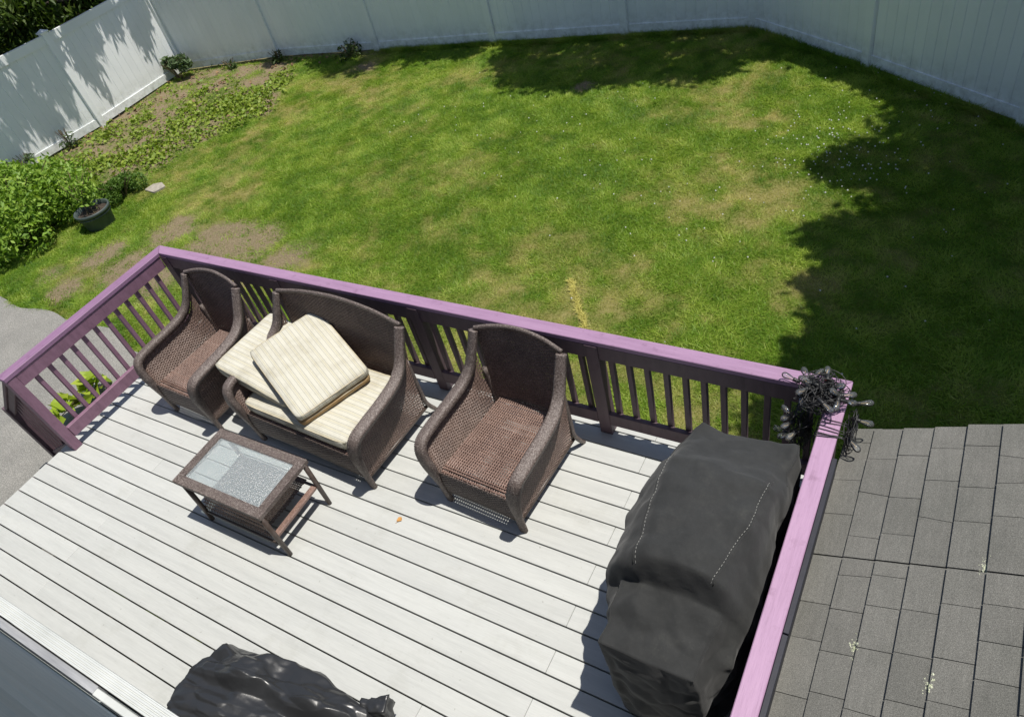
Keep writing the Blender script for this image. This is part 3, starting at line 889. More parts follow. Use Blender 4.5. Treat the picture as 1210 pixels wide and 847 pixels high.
# clapboards, each lapping over the one below
zb = GZ
while zb < 3.38:
    x0s = [-0.6, random.uniform(1.2, 3.2), random.uniform(4.6, 7.5), 11.0]
    for xa, xb in zip(x0s[:-1], x0s[1:]):
        mb = MB()
        e = 0.102
        P = [(WY-0.02, zb), (WY, zb), (WY-0.0015, zb+0.01), (WY-0.012, zb+e+0.012), (WY-0.02, zb+e+0.012)]
        n = len(P)
        mb.add([(xa+0.001, y, z) for y, z in P]+[(xb-0.001, y, z) for y, z in P], [tuple(range(n)), tuple(range(n, 2*n))[::-1]]+[(i, i+n, (i+1) % n+n, (i+1) % n) for i in range(n)])
        if not (zb < 2.05 and zb > -0.05 and xb > 1.7 and xa < 5.4 and False):
            mb.build('siding_board', 'siding', wall, ((xa+xb)/2, WY, zb))
    zb += 0.102
# patio door: ribbed white head, channel, jambs and dark glass
door = MB().box(1.75, 5.35, WY+0.001, WY+0.030, 0.02, 2.02, 0.002).build('patio_door', 'trim', house)
MB().box(1.85, 3.52, WY+0.031, WY+0.036, 0.12, 1.95, 0).build('pane', 'doorglass', door)
MB().box(3.58, 5.25, WY+0.031, WY+0.036, 0.12, 1.95, 0).build('pane', 'doorglass', door)
head = thing  # placeholder name
hb = MB()
prof = [(WY+0.040, 2.03)]
yy = WY+0.040
for r_ in range(4):
    prof += [(yy+0.0005, 2.100-0.002*r_), (yy+0.0065, 2.0995-0.002*r_), (yy+0.0075, 2.091-0.002*r_), (yy+0.0108, 2.091-0.002*r_)]
    yy += 0.0112
prof += [(yy+0.001, 2.03)]
n = len(prof)
hb.add([(1.55, y, z) for y, z in prof]+[(5.5, y, z) for y, z in prof], [tuple(range(n)), tuple(range(n, 2*n))[::-1]]+[(i, i+n, (i+1) % n+n, (i+1) % n) for i in range(n)])
hb.build('door_head', 'trim', house)
MB().box(1.6, 4.30, WY+0.010, WY+0.034, 2.03, 2.080, 0.001).build('drip_channel', 'trimgrey', house)
MB().box(4.31, 5.45, WY+0.008, WY+0.030, 2.03, 2.090, 0.002).build('drip_flashing', 'trim', house)

# low addition with shingled roof, sloping down towards the deck
SL = math.radians(26)
RA = Vector((math.cos(SL), 0, math.sin(SL)))
RN = Vector((-math.sin(SL), 0, math.cos(SL)))
E0 = Vector((6.052, 0, 0.742))
YT = 1.592
def rp(s, y, h):
    p = E0+RA*s+RN*h
    return (p.x, y, p.z)
S1 = 3.2
rbm = MB()
rbm.add([rp(0.012, YT-.012, -0.03), rp(S1, YT-.012, -0.03), rp(S1, WY, -0.03), rp(0.012, WY, -0.03), rp(0.012, YT-.012, -0.004), rp(S1, YT-.012, -0.004), rp(S1, WY, -0.004), rp(0.012, WY, -0.004)],
        [(0, 1, 2, 3), (4, 7, 6, 5), (0, 4, 5, 1), (1, 5, 6, 2), (2, 6, 7, 3), (3, 7, 4, 0)])
roof = rbm.build('roof', 'tar', house, (6.05, 0.2, 0.75))
EX = 0.143
def shingle(k, ya, yb, ska, skb, h):
    s0, s1 = k*EX, k*EX+EX+0.03
    mb = MB()
    t = 0.0135
    lo0, lo1 = 0.004+h, 0.004+t+h      # butt end rides on the course below
    hi0, hi1 = -0.003, 0.0035
    V = []
    for (s, za, zb2, w) in ((s0, lo0, lo1, 0), (s1, hi0, hi1, 1)):
        a = ya+(ska if w else 0); b2 = yb+(skb if w else 0)
        V += [rp(s, a, za), rp(s, b2, za), rp(s, b2, zb2), rp(s, a, zb2)]
    mb.add(V, [(0, 1, 2, 3), (7, 6, 5, 4), (3, 2, 6, 7), (0, 4, 5, 1), (1, 5, 6, 2), (0, 3, 7, 4)])
    mb.build('shingle', 'shingle', roof, rp(s0, (ya+yb)/2, 0))
for k in range(15):
    off = random.uniform(-.006, .006)
    y = YT-0.004*k+off
    cuts = [y]; y -= random.uniform(0.08, 0.22)
    while y > WY:
        cuts.append(y); y -= random.uniform(0.15, 0.27)
    line = 0.800-0.0055*k*1.0
    cuts = sorted([c_ for c_ in cuts if abs(c_-line) > 0.06]+[line], reverse=True)
    cuts.append(WY)
    sk = [0]+[0 if c_ == line else random.choice([0, 0, 0, random.uniform(-.03, .015)]) for c_ in cuts[1:-1]]+[0]
    for q in range(len(cuts)-1):
        ga = 0.0035 if cuts[q+1] == line else 0.0014
        gb_ = 0.0035 if cuts[q] == line else 0.0014
        shingle(k, cuts[q+1]+ga, cuts[q]-gb_, sk[q+1], sk[q], random.uniform(0, .0025))
# lichen crusts on the shingles
for cx, cy, cz in ((6.683, 0.80, 1.059), (6.295, 0.367, 0.87), (6.558, 0.269, 0.998)):
    s = (Vector((cx, 0, cz))-E0).dot(RA)
    mb = MB()
    for j in range(70):
        a = random.random()*2*PI; r_ = abs(random.gauss(0, 0.013))
        ps, py = s+r_*math.cos(a)*0.9-0.004, cy+r_*math.sin(a)*1.9
        w = random.uniform(0.003, 0.010)
        m_ = 6
        h0 = 0.0175-((ps/EX) % 1)*0.014
        ring = [rp(ps+w*math.cos(2*PI*q/m_)*random.uniform(.6, 1.3), py+w*math.sin(2*PI*q/m_)*random.uniform(.6, 1.3), h0-0.002) for q in range(m_)]
        mb.add(ring+[rp(ps, py, h0+0.005)], [(q, (q+1) % m_, m_) for q in range(m_)])
    mb.build('lichen', 'lichen', roof, (cx, cy, cz))
aw = prism([(6.12, YT-0.06), (9.0, YT-0.06), (9.0, WY), (6.12, WY)], GZ-0.05, 0.70)
aw.build('addition_wall', 'siding', house)
gw = MB()
gw.add([(6.12, YT-0.06, 0.70), (8.9, YT-0.06, 0.70), (8.9, YT-0.06, rp((8.9-6.05)/math.cos(SL), 0, -0.04)[2]), (6.12, YT-0.06, rp(0.075, 0, -0.04)[2]),
        (6.12, YT-0.10, 0.70), (8.9, YT-0.10, 0.70), (8.9, YT-0.10, rp((8.9-6.05)/math.cos(SL), 0, -0.04)[2]), (6.12, YT-0.10, rp(0.075, 0, -0.04)[2])],
       [(0, 1, 2, 3), (7, 6, 5, 4), (0, 4, 5, 1), (1, 5, 6, 2), (2, 6, 7, 3), (3, 7, 4, 0)])
gw.build('gable_wall', 'siding', house)

# ================================================================== WICKER FURNITURE
def crom(P, n):
    """Catmull-Rom through P, n samples per span"""
    P = [Vector(p) for p in P]
    Q = [P[0]*2-P[1]]+P+[P[-1]*2-P[-2]]
    out = []
    for i_ in range(1, len(Q)-2):
        for j in range(n):
            t = j/n
            a, b2, c_, d = Q[i_-1], Q[i_], Q[i_+1], Q[i_+2]
            out.append(0.5*((2*b2)+(c_-a)*t+(2*a-5*b2+4*c_-d)*t*t+(3*b2-a-3*c_+d)*t**3))
    out.append(P[-1])
    return out

def weave(S, nu, nv, hw, ht, amp, sw, sparse=0.0):
    """woven panel: wavy strands along u crossing straight stakes along v. S(u, v) -> (..., 3)"""
    Vs, Fs = [], []
    base = 0
    def strips(C, T, Nn, w, t):
        nonlocal base
        R_, n_ = C.shape[:2]
        V = np.stack([C+T*w, C+Nn*t, C-T*w, C-Nn*t], 2).reshape(-1, 3)
        r_ = np.arange(R_)[:, None, None]; c_ = np.arange(n_-1)[None, :, None]; k = np.arange(4)[None, None, :]
        i0 = (r_*n_+c_)*4
        F = np.stack([i0+k, i0+(k+1) % 4, i0+4+(k+1) % 4, i0+4+k], -1).reshape(-1, 4)+base
        Vs.append(V); Fs.append(F); base += len(V)
    e = 1e-3
    def frame(U, W):
        P = S(U, W)
        Tu = S(np.clip(U+e, 0, 1), W)-S(np.clip(U-e, 0, 1), W)
        Tv = S(U, np.clip(W+e, 0, 1))-S(U, np.clip(W-e, 0, 1))
        nrm = lambda a: a/np.maximum(np.linalg.norm(a, axis=-1, keepdims=True), 1e-9)
        Tu, Tv = nrm(Tu), nrm(Tv)
        return P, Tu, Tv, nrm(np.cross(Tu, Tv))
    u = np.concatenate([[0], (np.arange(nu)+.5)/nu, [1]])
    v = (np.arange(nv)+.5)/nv
    v = v+rng.normal(0, 0.08/nv, nv)
    W, U = np.meshgrid(v, u, indexing='ij')
    P, Tu, Tv, Nn = frame(U, W)
    sgn = (((np.arange(nv)[:, None]+np.arange(nu+2)[None, :]) % 2)*2-1)*1.0
    strips(P+Nn*(sgn*amp)[..., None], Tv, Nn, hw, ht)
    vv = np.linspace(0, 1, max(6, nv//3))
    uu = (np.arange(nu)+.5)/nu
    U2, W2 = np.meshgrid(uu, vv, indexing='ij')
    P, Tu, Tv, Nn = frame(U2, W2)
    strips(P, Tu, Nn, sw, sw*0.8)
    return np.concatenate(Vs), np.concatenate(Fs)

def panel(name, mt, parent, S, nu, nv, hw, ht, amp, sw):
    V, F = weave(S, nu, nv, hw, ht, amp, sw)
    return link(name, npmesh(name, V, F, mt, None, True), parent)

def wrapped(path, rad, flat, upv, sq=1.0):
    """band bound with strands: ridged tube"""
    P = []
    L_ = 0
    pts = path
    # resample evenly
    d = [0]
    for a, b2 in zip(pts[:-1], pts[1:]):
        d.append(d[-1]+(b2-a).length)
    n_ = int(d[-1]/0.0062)
    out = []; rr_ = []
    j = 0
    for i_ in range(n_+1):
        s = d[-1]*i_/n_
        while j < len(d)-2 and d[j+1] < s:
            j += 1
        t = (s-d[j])/max(d[j+1]-d[j], 1e-9)
        out.append(pts[j].lerp(pts[j+1], t))
        base = rad(s/d[-1]) if callable(rad) else rad
        rr_.append(base*(1.05 if i_ % 2 else 0.93)*random.uniform(0.985, 1.015))
    return MB().tube(out, rr_, 16, True, flat, upv, sq)

def wicker_seat(label, cat, name, loc, rz, e=0.0, group=None):
    """armchair; e widens it into a loveseat"""
    root = thing(name, label, cat, loc, group)
    root.rotation_euler.z = rz
    arm = [(.305, -.375, .0), (.312, -.385, .18), (.335, -.398, .38), (.362, -.392, .50), (.378, -.345, .572), (.382, -.22, .592), (.378, -.02, .604), (.369, .14, .628), (.356, .245, .69), (.347, .312, .79), (.342, .388, .932)]
    ap = crom(arm, 8)
    ups = [p for p in ap if p.z > 0.40]
    yy_ = np.array([p.y for p in ups]); xx_ = np.array([p.x for p in ups]); zz_ = np.array([p.z for p in ups])
    o_ = np.argsort(yy_)
    yy_, xx_, zz_ = yy_[o_], xx_[o_], zz_[o_]
    for sx_ in (-1, 1):
        f = lambda p: Vector((sx_*(p.x+e), p.y, p.z))
        mb = wrapped([f(p) for p in ap], lambda t: 0.018+0.012*min(1, max(0, (t-0.12)/0.15))-0.006*max(0, (t-0.7)/0.3), 1.5, (1, 0, 0), 0.62)
        link('arm', mb.mesh('arm', 'wrap', True), root)
        def S(u, v, sx_=sx_):
            y = -.375+.715*u
            tx = np.interp(y, yy_, xx_); tz = np.interp(y, yy_, zz_)-0.012
            z0 = 0.105+0*u
            z = z0+(tz-z0)*v
            x = 0.300+(tx-0.300)*v**1.3
            return np.stack([sx_*(x+e), y, z], -1)
        panel('side_panel', 'wicker', root, S, 34, 42, 0.0069, 0.0032, 0.0024, 0.0052)
        link('side_rail', MB().tube([(sx_*(.300+e), -.375, .105), (sx_*(.300+e), .36, .105)], 0.014, 8, True, 1.0).mesh('side_rail', 'legmetal', True), root)
        lg = crom([(sx_*(.312+e), .345, .62), (sx_*(.312+e), .35, .30), (sx_*(.316+e), .352, .16), (sx_*(.326+e), .395, .05), (sx_*(.330+e), .425, .0)], 6)
        link('back_leg', MB().tube(lg, [0.017]*(len(lg)-6)+[0.015]*6, 10).mesh('back_leg', 'wrap', True), root)
    # seat
    Wd = .283+e
    ns = int(30*(Wd/.283))
    def S(u, v):
        y = -.372+.715*v
        z = 0.345-0.012*np.sin(PI*np.clip(u, 0, 1))*np.sin(PI*v)-0.022*np.clip((0.06-v)/0.06, 0, 1)**2+0.01*v*0
        return np.stack([(2*u-1)*(Wd-0.03*v), y, z], -1)
    panel('seat', 'wicker_red', root, S, ns, 34, 0.0066, 0.0032, 0.0028, 0.0066)
    # back
    Wb = .288+e; Wt = .335+e
    def S(u, v):
        k = 1-(2*u-1)**2
        x = (2*u-1)*(Wb+(Wt-Wb)*v)
        z = 0.30+v*(0.646+0.045*k)
        y = 0.325+0.085*v+0.035*k
        return np.stack([x, y, z], -1)
    panel('backrest', 'wicker', root, S, int(ns*1.15), 58, 0.0069, 0.0034, 0.0026, 0.0054)
    top = crom([(-Wt-.004, .400, .942), (-Wt*.55, .430, .976), (0, .443, .992), (Wt*.55, .430, .976), (Wt+.004, .400, .942)], 10)
    link('top_rail', wrapped(top, 0.0145, 1.2, (0, 0, 1)).mesh('top_rail', 'wrap', True), root)
    # skirt below the seat front
    def S(u, v):
        x = (2*u-1)*(.302+e)
        z = 0.115+0.025*(1-(2*u-1)**2)+(0.345-0.115-0.025*(1-(2*u-1)**2))*v
        y = -.382-0.006*np.sin(PI*v)
        return np.stack([x, y+0*u, z], -1)
    panel('front_skirt', 'wicker_grey', root, S, ns, 20, 0.0066, 0.003, 0.0026, 0.0045)
    link('front_rail', MB().tube([(-.302-e, -.378, .118), (-.15-e*.5, -.378, .137), (0, -.378, .142), (.15+e*.5, -.378, .137), (.302+e, -.378, .118)], 0.012, 8).mesh('front_rail', 'legmetal', True), root)
    link('seat_beam', MB().tube([(-.28-e, -.12, .325), (.28+e, -.12, .325)], 0.010, 8).add(*(lambda m_: (m_.v, m_.f))(MB().tube([(-.28-e, .15, .325), (.28+e, .15, .325)], 0.010, 8))).mesh('seat_beam', 'legmetal', True), root)
    return root
wicker_seat('empty brown wicker armchair in the far left corner of the deck', 'armchair', 'wicker_armchair', (1.095, 1.105, 0), math.radians(-2.5), group='wicker armchairs')
wicker_seat('empty brown wicker armchair right of the cushioned loveseat', 'armchair', 'wicker_armchair', (4.025, 1.165, 0), math.radians(-3.5), group='wicker armchairs')
wicker_seat('brown wicker loveseat piled with striped cushions', 'loveseat', 'wicker_loveseat', (2.495, 1.105, 0), math.radians(-3.0), 0.30)

# ------------------------------------------------------------------ coffee table
tb = thing('coffee_table', 'low brown wicker coffee table with rippled glass top', 'table', (2.37, 0.26, 0))
X0, X1, Y0, Y1, ZT = 1.918, 2.812, 0.008, 0.512, 0.45
fwid = 0.068
for nm, bx in (('front', (X0, X1, Y0, Y0+fwid)), ('back', (X0, X1, Y1-fwid, Y1)), ('a', (X0, X0+fwid, Y0+fwid, Y1-fwid)), ('b', (X1-fwid, X1, Y0+fwid, Y1-fwid))):
    # woven wrap as fine ribs across the bar
    x0, x1, y0, y1 = bx
    mb = MB()
    alongx = (x1-x0) > (y1-y0)
    ln = (x1-x0) if alongx else (y1-y0)
    n_ = int(ln/0.0075)
    for q in range(n_):
        a, b2 = q/n_*ln, (q+1)/n_*ln
        dz = 0.0018*(q % 2)+random.uniform(0, .0008)
        ex = 0.0012*(q % 2)
        if alongx: mb.box(x0+a, x0+b2-0.0006, y0-ex, y1+ex, ZT-0.034-dz, ZT+dz-0.002, 0.0012)
        else: mb.box(x0-ex, x1+ex, y0+a, y0+b2-0.0006, ZT-0.034-dz, ZT+dz-0.002, 0.0012)
    mb.build('frame_bar', 'wrap', tb, fix=False)
MB().box(X0+fwid-.004, X1-fwid+.004, Y0+fwid-.004, Y1-fwid+.004, ZT-0.014, ZT-0.008, 0.001).build('glass_top', 'glass', tb)
for (tx, ty), (bx_, by_) in (((X0+.07, Y0+.025), (2.02, .012)), ((X1-.02, Y0+.02), (2.834, .014)), ((X1-.02, Y1-.03), (2.838, .458)), ((X0+.07, Y1-.03), (2.02, .468))):
    MB().tube([(tx, ty, ZT-.03), ((tx+bx_)/2, (ty+by_)/2, ZT/2), (bx_, by_, 0)], [0.019, 0.018, 0.016], 10, True, 1.0).build('leg', 'legmetal', tb, smooth=True)
def S(u, v):
    x = 2.00+0.70*u
    y = 0.03+0.45*v
    z = 0.205-0.10*np.clip((0.14-v)/0.14, 0, 1)**2*1.0-0.015*np.sin(PI*v)
    return np.stack([x, y, z], -1)-np.array([2.37, 0.26, 0])
panel('lower_shelf', 'wicker', tb, S, 40, 30, 0.0068, 0.0034, 0.0028, 0.0045)
MB().box(2.775, 2.822, 0.03, 0.45, 0.185, 0.215, 0.006).build('shelf_bar', 'wicker_red', tb)
MB().box(2.005, 2.83, 0.012, 0.028, 0.085, 0.105, 0.003).build('shelf_rail', 'legmetal', tb)
MB().box(2.005, 2.83, 0.45, 0.468, 0.185, 0.205, 0.003).build('shelf_rail', 'legmetal', tb)
MB().box(X0+.06, X1-.03, Y0+.02, Y0+.036, ZT-.062, ZT-.036, 0.002).build('apron', 'legmetal', tb)
MB().box(X0+.06, X1-.03, Y1-.036, Y1-.02, ZT-.062, ZT-.036, 0.002).build('apron', 'legmetal', tb)

# ------------------------------------------------------------------ cushions
def cubegrid(nx, ny, nz):
    idx = {}; V = []; F = []
    def g(i_, j, k):
        key = (i_, j, k)
        if key not in idx:
            idx[key] = len(V); V.append((2*i_/nx-1, 2*j/ny-1, 2*k/nz-1))
        return idx[key]
    for k in (0, nz):
        for i_ in range(nx):
            for j in range(ny):
                q = [g(i_, j, k), g(i_+1, j, k), g(i_+1, j+1, k), g(i_, j+1, k)]
                F.append(q if k else q[::-1])
    for j in (0, ny):
        for i_ in range(nx):
            for k in range(nz):
                q = [g(i_, j, k), g(i_, j, k+1), g(i_+1, j, k+1), g(i_+1, j, k)]
                F.append(q if j else q[::-1])
    for i_ in (0, nx):
        for j in range(ny):
            for k in range(nz):
                q = [g(i_, j, k), g(i_, j+1, k), g(i_, j+1, k+1), g(i_, j, k+1)]
                F.append(q if i_ else q[::-1])
    return np.array(V), np.array(F)
def cushion_part(name, parent, half, off, mt='cushion', seed=0, bulge=0.014, bend=0.0):
    V, F = cubegrid(30, 24, 6)
    h = np.array(half)
    p = V*h
    r_ = min(0.030, half[2]*0.8)
    # round plan corners first, then the edge roll
    rc = 0.05
    q = np.clip(p[:, :2], -(h[:2]-rc), h[:2]-rc)
    d = p[:, :2]-q
    l = np.maximum(np.abs(d).max(1, keepdims=True), 1e-9)
    n2 = np.linalg.norm(d, axis=1, keepdims=True)
    p[:, :2] = np.where(n2 > 1e-6, q+d/np.maximum(n2, 1e-9)*l, p[:, :2])
    inner = np.clip(p, -(h-r_), h-r_)
    d = p-inner
    n2 = np.linalg.norm(d, axis=1, keepdims=True); l = np.abs(d).max(1, keepdims=True)
    p = np.where(n2 > 1e-6, inner+d/np.maximum(n2, 1e-9)*l, p)
    k = (1-(V[:, 0])**4)*(1-(V[:, 1])**4)
    p[:, 2] += np.sign(V[:, 2])*bulge*k*(np.abs(V[:, 2]) > .9)
    nz_ = fbm(p[:, 0]+seed*3.1+5, p[:, 1]+seed*1.7+5, 6, 3)-0.5
    p[:, 2] += nz_*0.016
    p[:, 0] += (fbm(p[:, 1]+seed, p[:, 2]*2+seed+8, 8, 2)-0.5)*0.012
    p[:, 1] += (fbm(p[:, 0]+seed+4, p[:, 2]*2+seed+3, 8, 2)-0.5)*0.012
    p[:, 2] += bend*(p[:, 0]/half[0])**2
    p = p+np.array(off)
    o = link(name, npmesh(name, p, F, mt, None, True), parent)
    # piping along the upper and lower seams
    for zs in (1, -1):
        loop = []
        for t in np.linspace(0, 2*PI, 73):
            c_, s_ = math.cos(t), math.sin(t)
            e_ = 0.14
            x = math.copysign(abs(c_)**e_, c_)*(half[0]-0.006); y = math.copysign(abs(s_)**e_, s_)*(half[1]-0.006)
            nn = float(fbm(np.array([x+seed*3.1+5]), np.array([y+seed*1.7+5]), 6, 3)[0])-0.5
            loop.append((x+off[0], y+off[1], zs*(half[2]-0.010)+off[2]+nn*0.016+bend*(x/half[0])**2))
        link('piping', MB().tube(loop, 0.0042, 6, False).mesh('piping', 'piping', True), o)
    return o
def cushion(label, loc, rot, half, parts, group):
    root = thing('striped_cushion', label, 'cushion', loc, group)
    root.rotation_euler = rot
    for i_, (hf, off, mt, bend) in enumerate(parts):
        cushion_part('pad', root, hf, off, mt, seed=hash(label) % 7+i_*2.3 if False else len(label) % 7+i_*2.3, bend=bend)
    return root
D = math.radians
cushion('long striped seat cushion lying flat on the wicker loveseat', (2.46, 1.075, 0.402), (0, 0, D(-3)), None, [((0.555, 0.335, 0.045), (0, 0, 0), 'cushion', 0)], 'striped loveseat cushions')
cushion('folded striped cushion hanging over the left arm of the loveseat', (1.985, 1.19, 0.552), (D(2), D(10.5), D(-5)), None, [((0.40, 0.325, 0.034), (0, 0, -0.030), 'cushion', -0.014), ((0.395, 0.32, 0.030), (0.012, -0.012, 0.034), 'cushion', -0.014)], 'striped loveseat cushions')
cushion('folded striped cushion lying askew on top of the pile, tan edge showing', (2.375, 1.165, 0.622), (D(3), D(12.5), D(-24.5)), None, [((0.395, 0.305, 0.026), (0.01, -0.008, -0.040), 'underside', 0), ((0.40, 0.31, 0.034), (0, 0, 0.022), 'cushion', 0)], 'striped loveseat cushions')

# ================================================================== COVERS
def sstep(a, b2, x):
    t = np.clip((x-a)/(b2-a), 0, 1); return t*t*(3-2*t)

def tri(t):
    return 2*np.abs(t-np.floor(t+0.5))
def crumple(p, cell, seed, ext):
    """difference of two faceted paraboloids: flat facets with sharp ridges and valleys"""
    r = np.random.default_rng(seed)
    lo, hi = p.min(0)-cell, p.max(0)+cell
    n = int(min(900, max(12, np.prod(np.maximum((hi-lo)/cell, 1))*0.9)))
    out = []
    for _ in range(2):
        c_ = lo+r.random((n, 3))*(hi-lo)
        k = (c_*c_).sum(1)
        best = np.full(len(p), -1e9)
        for i0 in range(0, len(p), 4000):
            best[i0:i0+4000] = (2*p[i0:i0+4000]@c_.T-k).max(1)
        out.append(best)
    h = out[0]-out[1]
    return h/max(h.std(), 1e-9)*ext
def gridfaces(nj, ni, base=0):
    j = np.arange(nj-1)[:, None]; i_ = np.arange(ni-1)[None, :]
    k = (j*ni+i_).ravel()+base
    return np.stack([k, k+1, k+1+ni, k+ni], 1)
def gridnormals(G):
    du = np.gradient(G, axis=1); dv = np.gradient(G, axis=0)
    n = np.cross(dv, du)
    return n/np.maximum(np.linalg.norm(n, axis=2, keepdims=True), 1e-9)
def relax(G, k):
    for _ in range(k):
        H = G.copy()
        H[1:-1] = 0.5*G[1:-1]+0.25*(G[:-2]+G[2:])
        G = H; H = G.copy()
        H[:, 1:-1] = 0.5*G[:, 1:-1]+0.25*(G[:, :-2]+G[:, 2:])
        G = H
    return G
# grill cover: sections from the near side shelf over the hood to the far shelf
ST = [  # y, then (x, z) from the left hem over the top to the right hem
 (0.000, [(5.33, .05), (5.305, .45), (5.29, .72), (5.285, .805), (5.40, .800), (5.51, .79), (5.63, .795), (5.735, .805), (5.755, .70), (5.77, .45), (5.75, .05)]),
 (0.170, [(5.29, .05), (5.255, .45), (5.235, .70), (5.275, .825), (5.40, .855), (5.51, .86), (5.63, .845), (5.745, .81), (5.855, .69), (5.83, .45), (5.80, .05)]),
 (0.325, [(5.25, .05), (5.215, .45), (5.195, .70), (5.275, .835), (5.41, .875), (5.53, .89), (5.66, .885), (5.765, .85), (5.845, .73), (5.855, .45), (5.83, .05)]),
 (0.360, [(5.24, .05), (5.20, .45), (5.172, .73), (5.285, .955), (5.41, 1.045), (5.55, 1.07), (5.68, 1.055), (5.770, .985), (5.86, .77), (5.865, .45), (5.84, .05)]),
 (0.660, [(5.23, .05), (5.18, .45), (5.148, .75), (5.245, .95), (5.345, 1.07), (5.55, 1.088), (5.76, 1.075), (5.830, .98), (5.878, .78), (5.88, .45), (5.85, .05)]),
 (0.940, [(5.25, .05), (5.20, .45), (5.165, .75), (5.250, .94), (5.330, 1.05), (5.56, 1.065), (5.79, 1.05), (5.850, .96), (5.885, .78), (5.885, .45), (5.86, .05)]),
 (1.060, [(5.28, .05), (5.24, .45), (5.215, .74), (5.280, .87), (5.365, .955), (5.58, .965), (5.79, .95), (5.858, .88), (5.885, .76), (5.885, .45), (5.86, .05)]),
 (1.300, [(5.37, .05), (5.35, .45), (5.345, .76), (5.358, .905), (5.45, .868), (5.60, .855), (5.76, .858), (5.850, .900), (5.855, .76), (5.85, .45), (5.83, .05)])]
NI, NJ = 170, 150
ys_ = np.array([q[0] for q in ST])
C = np.array([[(x, q[0], z) for x, z in q[1]] for q in ST])
arc = np.array([0, .40, .67, .78, .90, 1.01, 1.13, 1.24, 1.36, 1.62, 2.02]); arc /= arc[-1]
ui = np.linspace(0, 1, NI); vj = np.linspace(ys_[0], ys_[-1], NJ)
T1 = np.stack([np.stack([np.interp(ui, arc, C[j, :, k]) for k in range(3)], 1) for j in range(len(ST))])
G = np.stack([np.stack([np.interp(vj, ys_, T1[:, i_, k]) for i_ in range(NI)], 1) for k in range(3)], 2)
G = relax(G, 2)
Nn = gridnormals(G)
if Nn[NJ//2, NI//2, 2] < 0: Nn = -Nn
flat_ = G.reshape(-1, 3)
side = np.clip((0.80-flat_[:, 2])/0.25, 0, 1)
fold = crumple(flat_*np.array([1, 1, .45]), .22, 4, .013)*(0.6+0.9*side)+crumple(flat_*np.array([1, 1, .6]), .10, 5, .0060)*(0.55+0.8*side)+crumple(flat_, .05, 6, .0016)
# gathered vertical folds hanging from the belly, and pulls fanning from the hood foot to the shelf corners
vf = (1-np.abs(2*fbm(flat_[:, 1]*1.0+3, flat_[:, 2]*.18+flat_[:, 0]*.4, 8, 3)-1))-0.75
fold = fold+0.030*vf*side
shelfm = np.clip((0.36-flat_[:, 1])/0.06, 0, 1)
fold = fold+crumple(flat_, .17, 8, .010)*shelfm*(1-side)+crumple(flat_, .08, 9, .003)*shelfm
an_ = np.arctan2(flat_[:, 1]-0.36, flat_[:, 0]-5.52)
near = np.clip((0.36-flat_[:, 1])/0.1, 0, 1)*np.clip((flat_[:, 1])/0.1, 0, 1)*(1-side)
fold = fold+0.006*(tri(an_*1.5+.2)-.5)*near
edge = np.minimum(np.arange(NJ), 12)[:, None]/12*np.ones((1, NI))
G2 = G+Nn*(fold.reshape(NJ, NI)*np.clip(edge, .25, 1))[..., None]
# end panels: left chain to right chain at equal steps, with the sewn corner as upper edge
def endcap(row, ydir, seed):
    # split the row at the two upper corners
    il, ir = int(round(arc[3]*(NI-1))), int(round(arc[7]*(NI-1)))
    Lc, Rc, Tc = row[:il+1], row[ir:][::-1], row[il:ir+1]
    m_ = il+1
    Rc = np.stack([np.interp(np.linspace(0, 1, m_), np.linspace(0, 1, len(Rc)), Rc[:, k]) for k in range(3)], 1)
    w = np.linspace(0, 1, ir-il+1)
    rows = []
    for q in range(m_):
        t = q/(m_-1)
        lin = Lc[q][None]*(1-w[:, None])+Rc[q][None]*w[:, None]
        if q == m_-1: lin = Tc.copy()
        else:
            sag = (Tc-(Tc[0][None]*(1-w[:, None])+Tc[-1][None]*w[:, None]))
            lin = lin+sag*t**3
            lin[:, 1] += ydir*(0.018*np.sin(PI*w)*np.sin(PI*t)+0.012*np.sin(PI*t)*(vnoise(w*7+seed, np.full_like(w, t*1.5))-.4)*np.clip(np.sin(PI*w)*3, 0, 1)*2)
            lin[:, 1] -= ydir*0.05*(1-t)*np.sin(PI*w)*0
        rows.append(lin)
    E_ = np.array(rows)
    f = crumple(E_.reshape(-1, 3), .16, seed, .010).reshape(E_.shape[:2])
    msk = np.clip(np.sin(PI*w)*4, 0, 1)[None]*np.clip((1-np.linspace(0, 1, m_))*6, 0, 1)[:, None]
    E_[..., 1] += ydir*np.abs(f)*msk
    return E_
E1 = endcap(G2[0], -1, 31); E2 = endcap(G2[-1], 1, 32)
Vs = [G2.reshape(-1, 3), E1.reshape(-1, 3), E2.reshape(-1, 3)]
Fs = [gridfaces(NJ, NI), gridfaces(*E1.shape[:2], base=NJ*NI), gridfaces(*E2.shape[:2], base=NJ*NI+E1.shape[0]*E1.shape[1])]
gc = thing('grill_cover', 'black fabric cover draped over a barbecue grill beside the right railing', 'grill cover', (5.5, 0.65, 0))
gl_ = np.array([5.5, 0.65, 0])
me = npmesh('cover_shell', np.concatenate(Vs)-gl_, np.concatenate(Fs), 'cover', None, True)
bm = bmesh.new(); bm.from_mesh(me)
bmesh.ops.remove_doubles(bm, verts=bm.verts, dist=0.0006)
bmesh.ops.recalc_face_normals(bm, faces=bm.faces)
bm.to_mesh(me); bm.free()
me.polygons.foreach_set('use_smooth', [True]*len(me.polygons))
link('cover_shell', me, gc)
def gp(i_, j, off):
    return Vector(G2[j, i_]+Nn[j, i_]*off)
